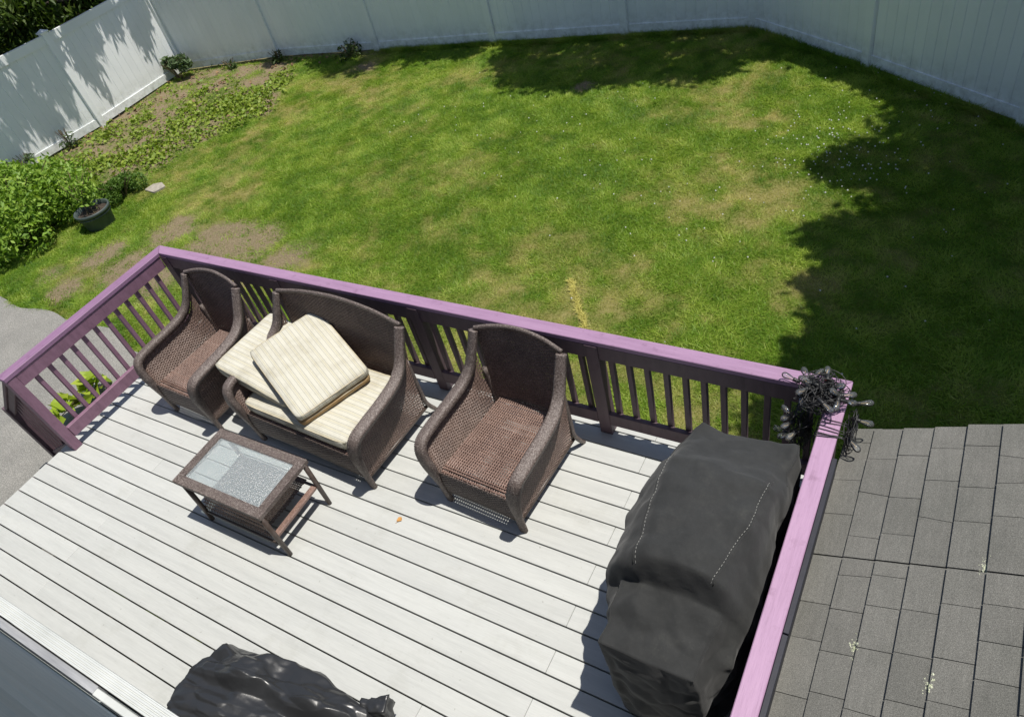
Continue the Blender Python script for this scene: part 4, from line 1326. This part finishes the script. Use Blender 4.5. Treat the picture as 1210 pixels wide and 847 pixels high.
def stitches(pts):
    pts = crom(pts, 4)
    mb = MB(); acc = 0; on = True; cur = [pts[0]]
    for a, b2 in zip(pts[:-1], pts[1:]):
        acc += (b2-a).length
        if on: cur.append(b2)
        if acc > (0.009 if on else 0.007):
            if on and len(cur) > 1: mb.tube(cur, 0.0009, 5)
            on = not on; acc = 0; cur = [b2]
    return mb
iL, iR = int(arc[4]*(NI-1)), int(arc[6]*(NI-1))
jn = lambda y: int(round((y-ys_[0])/(ys_[-1]-ys_[0])*(NJ-1)))
for i_, d_ in ((iL, 1), (iR, -1)):
    stitches([gp(i_-3*d_, j, .0012) for j in range(jn(.36), jn(.98))]).build('stitching', 'stitch', gc)
    MB().tube(crom([gp(i_-4*d_, j, .0005) for j in range(jn(.36), jn(1.0))], 2), .0026, 6).build('seam', 'cover', gc, smooth=True)
for i_ in (int(round(arc[3]*(NI-1))), int(round(arc[7]*(NI-1)))):
    MB().tube(crom([gp(i_, j, .0008) for j in range(0, jn(.30))], 2), .0032, 6).build('seam', 'cover', gc, smooth=True)
    MB().tube(crom([gp(i_, j, .0008) for j in range(jn(1.05), NJ)], 2), .0034, 6).build('seam', 'cover', gc, smooth=True)

# black plastic cover by the house wall
V, F = cubegrid(200, 104, 60)
F = F[[i_ for i_, f in enumerate(F) if not np.all(V[f][:, 2] < -0.99)]]
def bag_shape(V):
    d = V.copy()
    nn = np.linalg.norm(d[:, :2], axis=1, keepdims=True); mxx = np.abs(d[:, :2]).max(1, keepdims=True)
    k = np.where(nn > 1e-6, mxx/np.maximum(nn, 1e-6), 1)
    dd = d[:, :2]*(0.35+0.65*k)
    w = (V[:, 2]+1)/2
    rr_ = np.clip(np.abs(d[:, :2]).max(1), 0, 1)
    sh_ = np.where(w > .99, rr_, 1)
    wz = np.where(w > .99, 1-0.14*np.clip((sh_-.5)/.5, 0, 1)**2, w*0.86)
    taper = 0.74+0.26*np.sin(np.clip(w, 0, 1)*PI*0.6)
    x = 3.655+dd[:, 0]*0.60*taper
    y = -0.885+dd[:, 1]*(0.275-0.06*dd[:, 0])*taper+0.085*dd[:, 0]
    z = 0.012+wz*(0.37-0.07*dd[:, 0])
    x_, y_ = x-.08, y+.085
    hump = 0.055*np.exp(-((x_-3.34)/.15)**2-((y_+0.66)/.13)**2)+0.045*np.exp(-((x_-3.80)/.16)**2-((y_+0.66)/.09)**2)-0.05*np.exp(-((x_-3.52)/.09)**2-((y_+0.62)/.12)**2)-0.05*np.exp(-((y_+0.78-0.10*(x_-3.6))/.05)**2)
    return np.stack([x, y, z+hump*wz**2], 1), wz
P, wz = bag_shape(V)
ctr = np.array([3.66, -0.885, 0.10])
nn = unit((P-ctr)/np.array([.62, .28, .36])**2)
rz_ = np.array([[math.cos(.18), -math.sin(.18), 0], [math.sin(.18), math.cos(.18), 0], [0, 0, 1.0]])
Pr = P@rz_
cr_ = crumple(Pr*np.array([.42, 1.25, 1]), .15, 47, .011)+crumple(Pr*np.array([.5, 1.5, .8]), .085, 45, .0075)+crumple(Pr*np.array([.6, 1.2, 1]), .05, 43, .0022)
P = P+nn*(cr_*np.clip(wz*3, 0, 1))[:, None]
P[:, 2] = np.maximum(P[:, 2], 0.006)
bc = thing('plastic_cover', 'crumpled shiny black plastic cover by the house wall, cut by the lower edge', 'furniture cover', (3.6, -0.8, 0))
o = link('sheet', npmesh('sheet', P-np.array([3.6, -0.8, 0]), F, 'plastic', None, True), bc)
V, F = cubegrid(14, 10, 10)
q = V*np.array([.085, .045, .055])*(0.75+0.25*(V[:, :1]*.5+.5))
q = q+unit(V)*crumple(q, .035, 51, .005)[:, None]
q = q@np.array(Matrix.Rotation(math.radians(25), 3, 'Z')).T+np.array([4.155, -0.60, 0.235])
fl_ = link('tied_corner', npmesh('tied_corner', q-np.array([3.6, -0.8, 0]), F, 'plastic', None, True), bc)

# ================================================================== STRING LIGHTS
sl_ = thing('string_lights', 'tangled black string lights with clear bulbs heaped on the railing corner', 'string lights', (5.93, 1.58, 0.914))
lobes = [((5.90, 1.60, 0.985), (0.13, 0.15, 0.06), 190), ((5.815, 1.54, 0.74), (0.075, 0.10, 0.20), 120), ((6.07, 1.50, 0.86), (0.035, 0.14, 0.11), 44), ((5.86, 1.63, 1.0), (0.10, 0.09, 0.085), 70)]
lr = np.random.default_rng(5)
def fixp(p):
    x, y, z = p
    # keep the cord outside the corner's timber
    if 1.69 < y < 1.81 and z < 0.922 and x < 6.02: z = 0.922 if z > 0.86 else z
    if 5.915 < x < 6.027 and z < 0.922 and y < 1.81:
        if z > 0.84: z = 0.924
        elif x < 5.97: x = 5.912
        else: x = 6.052
    if y > 1.69 and z < 0.87: y = 1.685
    return Vector((x, y, z))
for (c_, r_, n_) in lobes:
    pts = []
    p = np.array(c_)
    d = unit(lr.normal(size=(1, 3)))[0]
    for i_ in range(n_):
        a = unit(lr.normal(size=(1, 3)))[0]
        t = 0.6+0.5*lr.random()
        pts.append(fixp(np.array(c_)+a*np.array(r_)*t))
    link('cord', MB().tube([q-WL[sl_] for q in crom(pts, 6)], 0.0023, 5).mesh('cord', 'cord', True), sl_)
# wraps round the cap
for i_ in range(7):
    y = 1.36+0.022*i_+random.uniform(-.01, .01); sk = random.uniform(-.02, .03)
    lp = [(5.912, y, 0.86), (5.914, y, 0.915), (5.93, y+sk*.3, 0.9195), (5.975, y+sk*.6, 0.9195), (6.018, y+sk, 0.9195), (6.052, y+sk, 0.91), (6.054, y+sk, 0.84)]
    MB().tube(crom(lp, 4), 0.0023, 5).build('cord', 'cord', sl_, smooth=True)
for i_ in range(3):
    cx, cy, rr_ = 5.865+0.025*i_, 1.735+0.01*i_, 0.06+0.008*i_
    lp = [(cx+rr_*math.cos(t), cy+rr_*0.7*math.sin(t), 0.925+0.05*abs(math.sin(t*0.5))) for t in np.linspace(0, 2*PI, 18)]
    MB().tube(crom(lp, 3), 0.0023, 5).build('cord', 'cord', sl_, smooth=True)
glass_me = MB().lathe([(0.0105, 0.0), (0.012, 0.006), (0.0155, 0.022), (0.020, 0.042), (0.0215, 0.055), (0.020, 0.068), (0.014, 0.077), (0.006, 0.082), (0.0005, 0.083)], 14).mesh('bulb_glass', 'bulb', True)
sock_me = MB().lathe([(0.004, -0.044), (0.009, -0.042), (0.013, -0.034), (0.0145, -0.006), (0.0145, 0.004), (0.0105, 0.0045)], 10, cap=True).mesh('socket', 'cord', True)
fil_me = MB().tube(crom([(0.0, 0, 0.004), (0.005, 0, 0.03), (-0.004, 0.003, 0.055), (0.003, -0.004, 0.03), (0, 0, 0.005)], 5), 0.0013, 4).mesh('filament', 'filament', True)
bulbs = [((5.735, 1.70, 0.945), (-1, .15, .25)), ((5.735, 1.555, 0.66), (-.8, .1, .2)), ((5.80, 1.43, 0.72), (.05, -.3, -1)), ((5.80, 1.45, 0.80), (-.3, -.9, .1)), ((6.08, 1.62, 0.95), (1, .3, .1)), ((6.10, 1.53, 0.92), (1, 0, -.1)), ((6.08, 1.42, 0.88), (.8, -.5, -.4)), ((6.075, 1.50, 0.84), (.3, -.3, -1)), ((5.77, 1.52, 0.52), (-.4, -.2, -1))]
for i_ in range(20):
    c_, r_, n_ = lobes[[0, 0, 1, 0, 1, 3, 0, 1][i_ % 8]]
    a = unit(lr.normal(size=(1, 3)))[0]
    if a[2] < -0.2: a[2] = abs(a[2])
    if c_[2] < 0.9: a[0] = -abs(a[0])
    q = fixp(np.array(c_)+a*np.array(r_)*0.9)
    dd = a*np.array([1, 1, .15])+lr.normal(size=3)*np.array([.7, .7, .25])
    if q.z < 0.95: dd[2] = abs(dd[2])*0.5+0.1
    bulbs.append((tuple(q), tuple(dd)))
for q, d in bulbs:
    g_ = link('bulb', glass_me, sl_, q)
    g_.rotation_euler = Vector(d).to_track_quat('Z', 'Y').to_euler(); g_.scale = (.82, .82, .82)
    s_ = link('socket', sock_me, g_, q)
    f_ = link('filament', fil_me, g_, q)
MB().box(5.885, 5.912, 1.722, 1.735, 0.955, 0.963, 0.002).build('plug_tag', 'redtag', sl_)

# small things on the deck
lf = MB()
lf.add([(3.415, .52, .004), (3.43, .512, .012), (3.452, .53, .005), (3.448, .548, .014), (3.43, .556, .004), (3.418, .545, .011), (3.435, .533, .007)], [(0, 1, 6), (1, 2, 6), (2, 3, 6), (3, 4, 6), (4, 5, 6), (5, 0, 6)])
lf.add([(3.428, .512, .008), (3.420, .500, .004), (3.423, .499, .004), (3.431, .512, .009)], [(0, 1, 2, 3)])
o = lf.build('dead_leaf', 'deadleaf', None, (3.43, .53, 0)); tag(o, 'small curled orange leaf lying on the deck boards', 'leaf')
o = MB().tube(crom([(-0.006, 0.02, -0.02), (-0.02, 0.015, -0.08), (-0.03, -0.01, -0.16), (-0.02, -0.03, -0.25), (-0.015, -0.035, -0.62)], 6), 0.004, 6).build('cable', 'cord', None, (-0.02, 0, -0.3), smooth=True)
tag(o, 'thin black cable hanging off the left deck edge by the railing end', 'cable')

# ================================================================== PLANTS
def ball(n, c, r, shell=0.55):
    a = unit(rng.normal(size=(n, 3)))
    t = (shell+(1-shell)*rng.random((n, 1)))**1.0
    return np.array(c)+a*t*np.array(r)

def tree(name, label, base, trunk_pts, clumps, mt, leaf, per, group=None, r0=0.16, aspect=0.5, droop=False):
    """trunk with a limb to every clump, crown of leaf-sized faces"""
    root = thing(name, label, 'tree', base, group)
    mb = MB()
    tp = crom(trunk_pts, 6)
    n_ = len(tp)
    mb.tube(tp, [r0*(1-0.7*i_/n_)*(1+0.25*max(0, 1-i_/4)) for i_ in range(n_)], 10)
    for k, (c_, r_) in enumerate(clumps):
        c_ = Vector(c_)
        s = min(tp, key=lambda q: (q-c_).length+1.2*max(0, q.z-c_.z))
        mid = s.lerp(c_, 0.5)+Vector((random.uniform(-.2, .2), random.uniform(-.2, .2), random.uniform(.05, .3)))
        mb.tube(crom([s, mid, c_], 4), [0.055-0.005*i_ for i_ in range(9)], 6)
    mb.build('trunk', 'bark', root, smooth=True)
    P = []; D_ = []
    for c_, r_ in clumps:
        rr_ = np.array(r_ if hasattr(r_, '__len__') else (r_, r_, r_*0.75))
        sub = max(4, int(per/26))
        cc = ball(sub, c_, rr_, 0.35)
        for q in cc:
            m_ = 26
            pp = q+rng.normal(size=(m_, 3))*np.array([.13, .13, .10])*(float(rr_[0])/0.6)**0.5
            P.append(pp)
    P = np.concatenate(P)
    kw = dict(direction=np.array([0, 0, -1.0]), upbias=0.1) if droop else dict(upbias=0.7)
    leafobj('crown', P, leaf, mt, root, aspect=aspect, **kw)
    return root
SX, SY = SUN.x/SUN.z, SUN.y/SUN.z
def overhead(gx_, gy_, h):
    """the point of a crown at height h above the lawn that shades lawn point (gx_, gy_)"""
    return (gx_+SX*h, gy_+SY*h, GZ+h)
# big tree beyond the right fence, its crown reaching over the lawn
sh1 = [(5.75, 8.1, .42), (5.9, 7.55, .48), (5.85, 7.0, .5), (5.45, 6.48, .42), (5.3, 6.35, .38), (5.95, 6.3, .5), (6.0, 5.75, .5), (5.72, 5.15, .5), (5.50, 5.08, .36), (5.75, 4.55, .45), (5.62, 4.42, .33), (5.95, 3.95, .5), (5.9, 3.5, .5), (5.70, 3.28, .36),
       (6.35, 7.6, .6), (6.6, 7.0, .65), (6.55, 6.2, .65), (6.7, 5.5, .7), (6.35, 5.0, .6), (6.5, 4.4, .65), (6.45, 3.7, .65), (6.4, 3.0, .6), (6.0, 2.85, .5), (7.1, 6.6, .7), (7.3, 5.9, .7), (7.3, 5.2, .7), (7.2, 4.5, .7), (7.1, 3.8, .7), (7.1, 3.0, .7), (6.9, 2.4, .6), (7.9, 5.6, .7), (7.9, 4.8, .7), (7.8, 4.0, .7), (7.8, 3.2, .7),
       (7.7, 2.4, .7), (8.4, 4.4, .7), (8.4, 3.6, .7), (6.25, 2.3, .5), (5.6, 2.6, .4), (5.3, 8.4, .35), (4.85, 8.75, .35)]
cl = []
for gx_, gy_, r_ in sh1:
    h = 5.2+random.random()*1.6
    c_ = overhead(gx_, gy_, h)
    cl.append((c_, (r_*1.02, r_*1.02, r_*0.6)))
for i_ in range(46):  # extra unseen upper clumps, added to block sky light over the shaded lawn
    gx_ = rng.uniform(6.4, 9.5); gy_ = rng.uniform(2.2, 7.4)
    h = rng.uniform(6.6, 9.0)
    cl.append((overhead(gx_, gy_, h), (.8, .8, .5)))
tree('broadleaf_tree', 'large leafy tree beyond the right fence shading the right lawn', (9.9, 7.4, GZ), [(9.9, 7.4, GZ-0.1), (9.8, 7.2, 1.6), (9.4, 6.6, 3.2), (8.9, 6.0, 4.6), (8.4, 5.3, 5.6)], cl, 'leaf_tree', 0.17, 720, 'trees beyond the fence', 0.2)
# tree behind the back fence
sh2 = [(-.45, 9.1, .4), (.0, 8.65, .45), (.25, 8.3, .42), (.75, 8.25, .42), (1.25, 8.3, .42), (1.7, 8.45, .42), (2.2, 8.6, .42), (2.75, 8.62, .42), (3.05, 8.75, .38), (.6, 8.9, .5), (1.3, 9.0, .5), (2.0, 9.15, .5), (2.7, 9.25, .5), (3.4, 9.35, .45), (3.8, 9.2, .35), (.2, 9.5, .45), (1.0, 9.6, .5), (1.9, 9.8, .5), (2.8, 9.9, .5), (-.3, 9.6, .4)]
cl = []
for gx_, gy_, r_ in sh2:
    h = 5.0+random.random()*1.1
    cl.append((overhead(gx_, gy_, h), (r_, r_, r_*.6)))
tree('broadleaf_tree', 'leafy tree behind the back fence shading the far edge of the lawn', (2.9, 11.6, GZ), [(2.9, 11.6, GZ-.1), (2.85, 11.4, 1.8), (2.8, 11.0, 3.4), (2.7, 10.4, 4.9)], cl, 'leaf_tree', 0.15, 560, 'trees beyond the fence', 0.16)
sh3 = [(-4.4, 8.75, .3), (-3.95, 8.5, .32), (-3.5, 8.62, .32), (-3.05, 8.95, .3), (-2.5, 9.05, .3), (-2.0, 9.1, .3), (-1.5, 9.2, .28), (-4.7, 8.95, .28), (-3.4, 9.1, .3), (-5.3, 9.0, .25), (-5.9, 8.9, .25)]
cl = [(overhead(a, b2, 4.9+random.random()*.8), (r_, r_, r_*.6)) for a, b2, r_ in sh3]
tree('broadleaf_tree', 'slender tree behind the back fence left of the middle', (-2.4, 11.0, GZ), [(-2.4, 11.0, GZ-.1), (-2.4, 10.9, 1.8), (-2.5, 10.5, 3.3), (-2.6, 10.0, 4.4)], cl, 'leaf_tree', 0.13, 420, 'trees beyond the fence', 0.12)
# dark tree over the left fence, visible in the corner; its twigs hang over and dapple the fence
cl = []
for i_ in range(110):
    y = rng.uniform(2.5, 11.0); x = -9.0-rng.random()*3.6; z = rng.uniform(0.1, 3.8)
    cl.append(((x, y, z), (rng.uniform(.45, .75),)*3))
for i_ in range(64):
    cl.append(((-9.05-rng.random()*1.3, rng.uniform(4.2, 11.0), rng.uniform(0.3, 2.3)), (.5, .5, .5)))
for y, z, t in ((6.5, .3, 1.2), (6.7, .8, 1.3), (7.9, .6, 1.1), (5.3, .2, 1.7), (4.9, .6, 1.4), (4.4, .1, 1.9), (7.4, 1.0, 1.0), (8.1, .9, 1.3), (6.0, .9, 1.0), (5.6, 1.0, 1.2), (5.0, 1.0, 1.0), (4.0, .7, 1.3), (7.0, 1.0, .9), (5.8, .3, 1.6), (3.7, .3, 1.5)):
    cl.append(((-8.15+SX*t*1.35, y+SY*t*1.35, z+t*1.35), (.10, .22, .38)))
tree('weeping_tree', 'dark leafy tree hanging over the left fence in the corner', (-10.2, 6.4, GZ), [(-10.2, 6.4, GZ-.1), (-10.15, 6.4, .8), (-10.0, 6.3, 2.0), (-9.9, 6.2, 3.2)], cl, 'leaf_tree', 0.15, 340, None, 0.17, 0.34, True)

def shrub(name, label, cat, c_, r_, h, n_, leaf, mt, group=None, stems=12, aspect=0.5, zlo=0.72):
    root = thing(name, label, cat, (c_[0], c_[1], GZ), group)
    mb = MB()
    for i_ in range(stems):
        a = random.random()*2*PI; q = random.random()**.5*r_*0.75
        mb.tube(crom([(c_[0]+.1*q*math.cos(a), c_[1]+.1*q*math.sin(a), GZ-.02), (c_[0]+.55*q*math.cos(a), c_[1]+.55*q*math.sin(a), GZ+h*.5), (c_[0]+q*math.cos(a), c_[1]+q*math.sin(a), GZ+h*.85)], 3), 0.006, 5)
    mb.build('stem', 'stem', root)
    # uneven dome: leaves near the surface of several bumps
    P = []
    nb = max(6, int(26*r_))
    for i_ in range(nb):
        a = random.random()*2*PI; q = random.random()**.5*r_*0.72
        zz = h*(1-0.55*(q/r_)**2)*random.uniform(zlo, 1.0)
        rr_ = r_*random.uniform(.28, .42)*(1 if zlo > .5 else 1.25)
        bc_ = np.array([c_[0]+q*math.cos(a), c_[1]+q*math.sin(a), GZ+zz-rr_*0.65])
        P.append(ball(n_//nb, bc_, (rr_, rr_, rr_*.85), .72))
    P = np.concatenate(P)
    P = P[P[:, 2] > GZ+0.01]
    leafobj('foliage', P, leaf, mt, root, aspect=aspect, upbias=0.9)
    return root
shrub('leafy_shrub', 'large bright green leafy shrub beside the driveway at the left edge', 'shrub', (-6.05, 2.98), 1.22, 1.02, 21000, .075, 'leaf_bush', stems=20)
shrub('mounded_shrub', 'small rounded fine-leaved green shrub beside the plastic planter', 'shrub', (-4.98, 4.18), .42, .34, 5200, .035, 'leaf_fine')
shrub('corner_plant', 'dusty green plant at the fence corner of the weedy bed', 'plant', (-7.92, 8.05), .36, .48, 700, .10, 'leaf_blue')
for lab, c_, r_, h, n_ in (('spindly weed against the left fence below the post', (-8.0, 5.3), .17, .42, 150), ('spindly weed against the left fence behind the big shrub', (-8.05, 4.45), .22, .40, 190),
                           ('dark weed at the back fence behind the weedy bed', (-5.75, 8.85), .22, .26, 220), ('dark weed clump at the back fence near the middle', (-4.0, 9.0), .34, .30, 420), ('small dark weed at the back fence right of the fence corner', (-6.9, 8.55), .18, .2, 140)):
    shrub('fence_weed', lab, 'weed', c_, r_, h, n_, .075, 'leaf_dark' if c_[1] > 8 else 'leaf_blue', 'weeds along the fence', stems=8, zlo=.12, aspect=.36)
# plant by the driveway, under the railing
root = thing('broadleaf_plant', 'lime green broad-leaved plant growing beside the deck behind the left railing', 'plant', (-1.28, .78, GZ))
P = np.concatenate([ball(30, (-1.20, .58, GZ+.20), (.16, .22, .14), .3), ball(26, (-1.28, .92, GZ+.16), (.20, .18, .12), .3)])
mb = MB()
for i_ in range(9):
    q = P[i_*5]
    mb.tube(crom([(-1.25, .75, GZ), (-1.24+.4*(q[0]+1.24), .75+.4*(q[1]-.75), GZ+.14), tuple(q)], 3), .005, 5)
mb.build('stem', 'stem', root)
leafobj('foliage', P, .16, 'leaf_lime', root, aspect=.75, upbias=1.6)

# planter with thin stems
pc = (-4.62, 3.46)
pot = thing('plastic_planter', 'round dark green plastic planter beside the big shrub', 'planter', (pc[0], pc[1], GZ))
MB().lathe([(.20, .0), (.205, .01), (.245, .24), (.262, .245), (.268, .26), (.268, .285), (.258, .292), (.240, .285), (.236, .20)], 32, (pc[0], pc[1], GZ)).build('tub', 'pot', pot, smooth=True)
for z in (.205,):
    MB().lathe([(.212+.17*z, z), (.219+.17*z, z+.004), (.219+.17*z, z+.012), (.214+.17*z, z+.016)], 32, (pc[0], pc[1], GZ)).build('hoop', 'pot', pot, smooth=True)
MB().lathe([(.24, .22), (.12, .235), (.001, .24)], 24, (pc[0], pc[1], GZ)).build('soil', 'soil', pot, smooth=True)
root = thing('potted_plant', 'thin straggly plant growing in the plastic planter', 'plant', (pc[0], pc[1], GZ+.24))
P = []; mb = MB()
for i_ in range(9):
    a = random.random()*2*PI; q = random.uniform(.12, .34); hh = random.uniform(.35, .62)
    tip = (pc[0]-.12+q*math.cos(a), pc[1]+.1+q*math.sin(a), GZ+.24+hh)
    st_ = crom([(pc[0]+random.uniform(-.1, .1), pc[1]+random.uniform(-.1, .1), GZ+.235), (pc[0]-.05+.4*q*math.cos(a), pc[1]+.4*q*math.sin(a), GZ+.24+hh*.6), tip], 4)
    mb.tube(st_, .005, 5)
    for s in st_[2:]:
        P.append(np.array(s)+rng.normal(size=(9, 3))*.045)
mb.build('stem', 'stem', root)
leafobj('foliage', np.concatenate(P), .06, 'leaf_bush', root)

# low ground cover in the bed
CL = [(-7.49, 5.8, .35), (-7.09, 4.82, .4), (-5.59, 6.75, .45), (-5.89, 6.26, .4), (-5.88, 5.53, .4), (-4.64, 6.37, .35), (-5.03, 7.1, .45), (-5.14, 5.89, .4), (-6.06, 5.09, .45), (-5.04, 7.58, .4), (-6.35, 4.38, .3), (-6.68, 5.88, .25), (-6.64, 7.5, .25), (-4.55, 6.9, .35), (-5.5, 7.3, .4), (-6.6, 4.9, .35), (-5.4, 5.2, .35), (-6.3, 6.8, .3), (-4.9, 8.1, .3), (-7.5, 4.4, .35), (-7.2, 6.4, .25)]
P = []
for x, y, r_ in CL:
    n_ = int(260*(r_/.4)**2)
    q = np.stack([rng.normal(x, r_*.55, n_), rng.normal(y, r_*.5, n_)], 1)
    P.append(q)
q = np.stack([rng.uniform(-8.0, -4.2, 1300), rng.uniform(4.2, 8.6, 1300)], 1)
q = q[inpoly(q[:, 0], q[:, 1], BED) & (fbm(q[:, 0], q[:, 1], 2.5, 3) > .5)]
P.append(q)
P = np.concatenate(P)
P = P[inpoly(P[:, 0], P[:, 1], BED)]
P = np.column_stack([P, GZ+.015+.06*rng.random(len(P))**1.5+.05*np.clip(fbm(P[:, 0], P[:, 1], 4, 2)-.45, 0, 1)])
o = leafobj('ground_cover', P, .062, 'leaf_cover', aspect=.8, upbias=1.4)
tag(o, 'patchy low leafy weeds covering the bed by the left fence', 'ground cover', kind='stuff')
# leaf litter under the fences
n_ = 2600
x = rng.uniform(-8.2, -3.4, n_); y = rng.uniform(3.6, 9.4, n_)
fd = np.minimum(fencedist(x, y, FL_PTS), fencedist(x, y, FB_PTS))
k_ = (rng.random(n_) < np.exp(-fd/.22)) | ((rng.random(n_) < .16) & inpoly(x, y, BED))
k_ &= fd > .05
k_ &= inpoly(x, y, [(-8.62, 1.3), (-8.36, 3.7), (-8.1, 6.1), (-8.2, 8.43), (-5.95, 9.05), (-3.53, 9.33), (-3.4, 3.6)])
P = np.column_stack([x[k_], y[k_], np.full(k_.sum(), GZ+.02)])
o = leafobj('leaf_litter', P, .07, 'litter', aspect=.6, upbias=2.0)
tag(o, 'brown leaf litter and twigs along the foot of the fences', 'leaf litter', kind='stuff')
# clover heads
P = []
for x, y, r_, n_ in ((5.03, 6.86, .4, 60), (5.36, 6.28, .35, 50), (4.83, 6.74, .35, 40), (5.86, 7.4, .6, 24), (2.24, 6.34, .8, 26), (1.27, 6.79, .7, 22), (3.43, 4.67, .8, 16), (-.6, 6.9, .6, 16), (6.2, 5.6, 1.0, 30), (4.5, 5.3, .8, 26), (4.9, 8.2, .4, 10)):
    P.append(np.stack([rng.normal(x, r_, n_), rng.normal(y, r_, n_)], 1))
P = np.concatenate(P)
P = P[(P[:, 1] < 9) & (P[:, 1] > 2.2)]
mb = MB()
for x, y in P:
    r_ = random.uniform(.006, .011); z = GZ+.05
    mb.add([(x-r_, y, z), (x, y-r_, z), (x+r_, y, z), (x, y+r_, z), (x, y, z+r_*1.2), (x, y, z-r_)], [(0, 1, 4), (1, 2, 4), (2, 3, 4), (3, 0, 4), (1, 0, 5), (2, 1, 5), (3, 2, 5), (0, 3, 5)])
o = mb.build('clover_flowers', 'petal', fix=False)
tag(o, 'tiny white clover heads scattered over the lawn', 'clover flowers', kind='stuff')
o = bevel(prism([(-4.66, 4.36), (-4.40, 4.33), (-4.33, 4.52), (-4.50, 4.60), (-4.64, 4.53)], GZ-.02, GZ+.032).build('stepping_stone', 'stone', None, (-4.5, 4.46, GZ)), .008)
tag(o, 'flat pale stone lying in the grass below the weedy bed', 'stone')
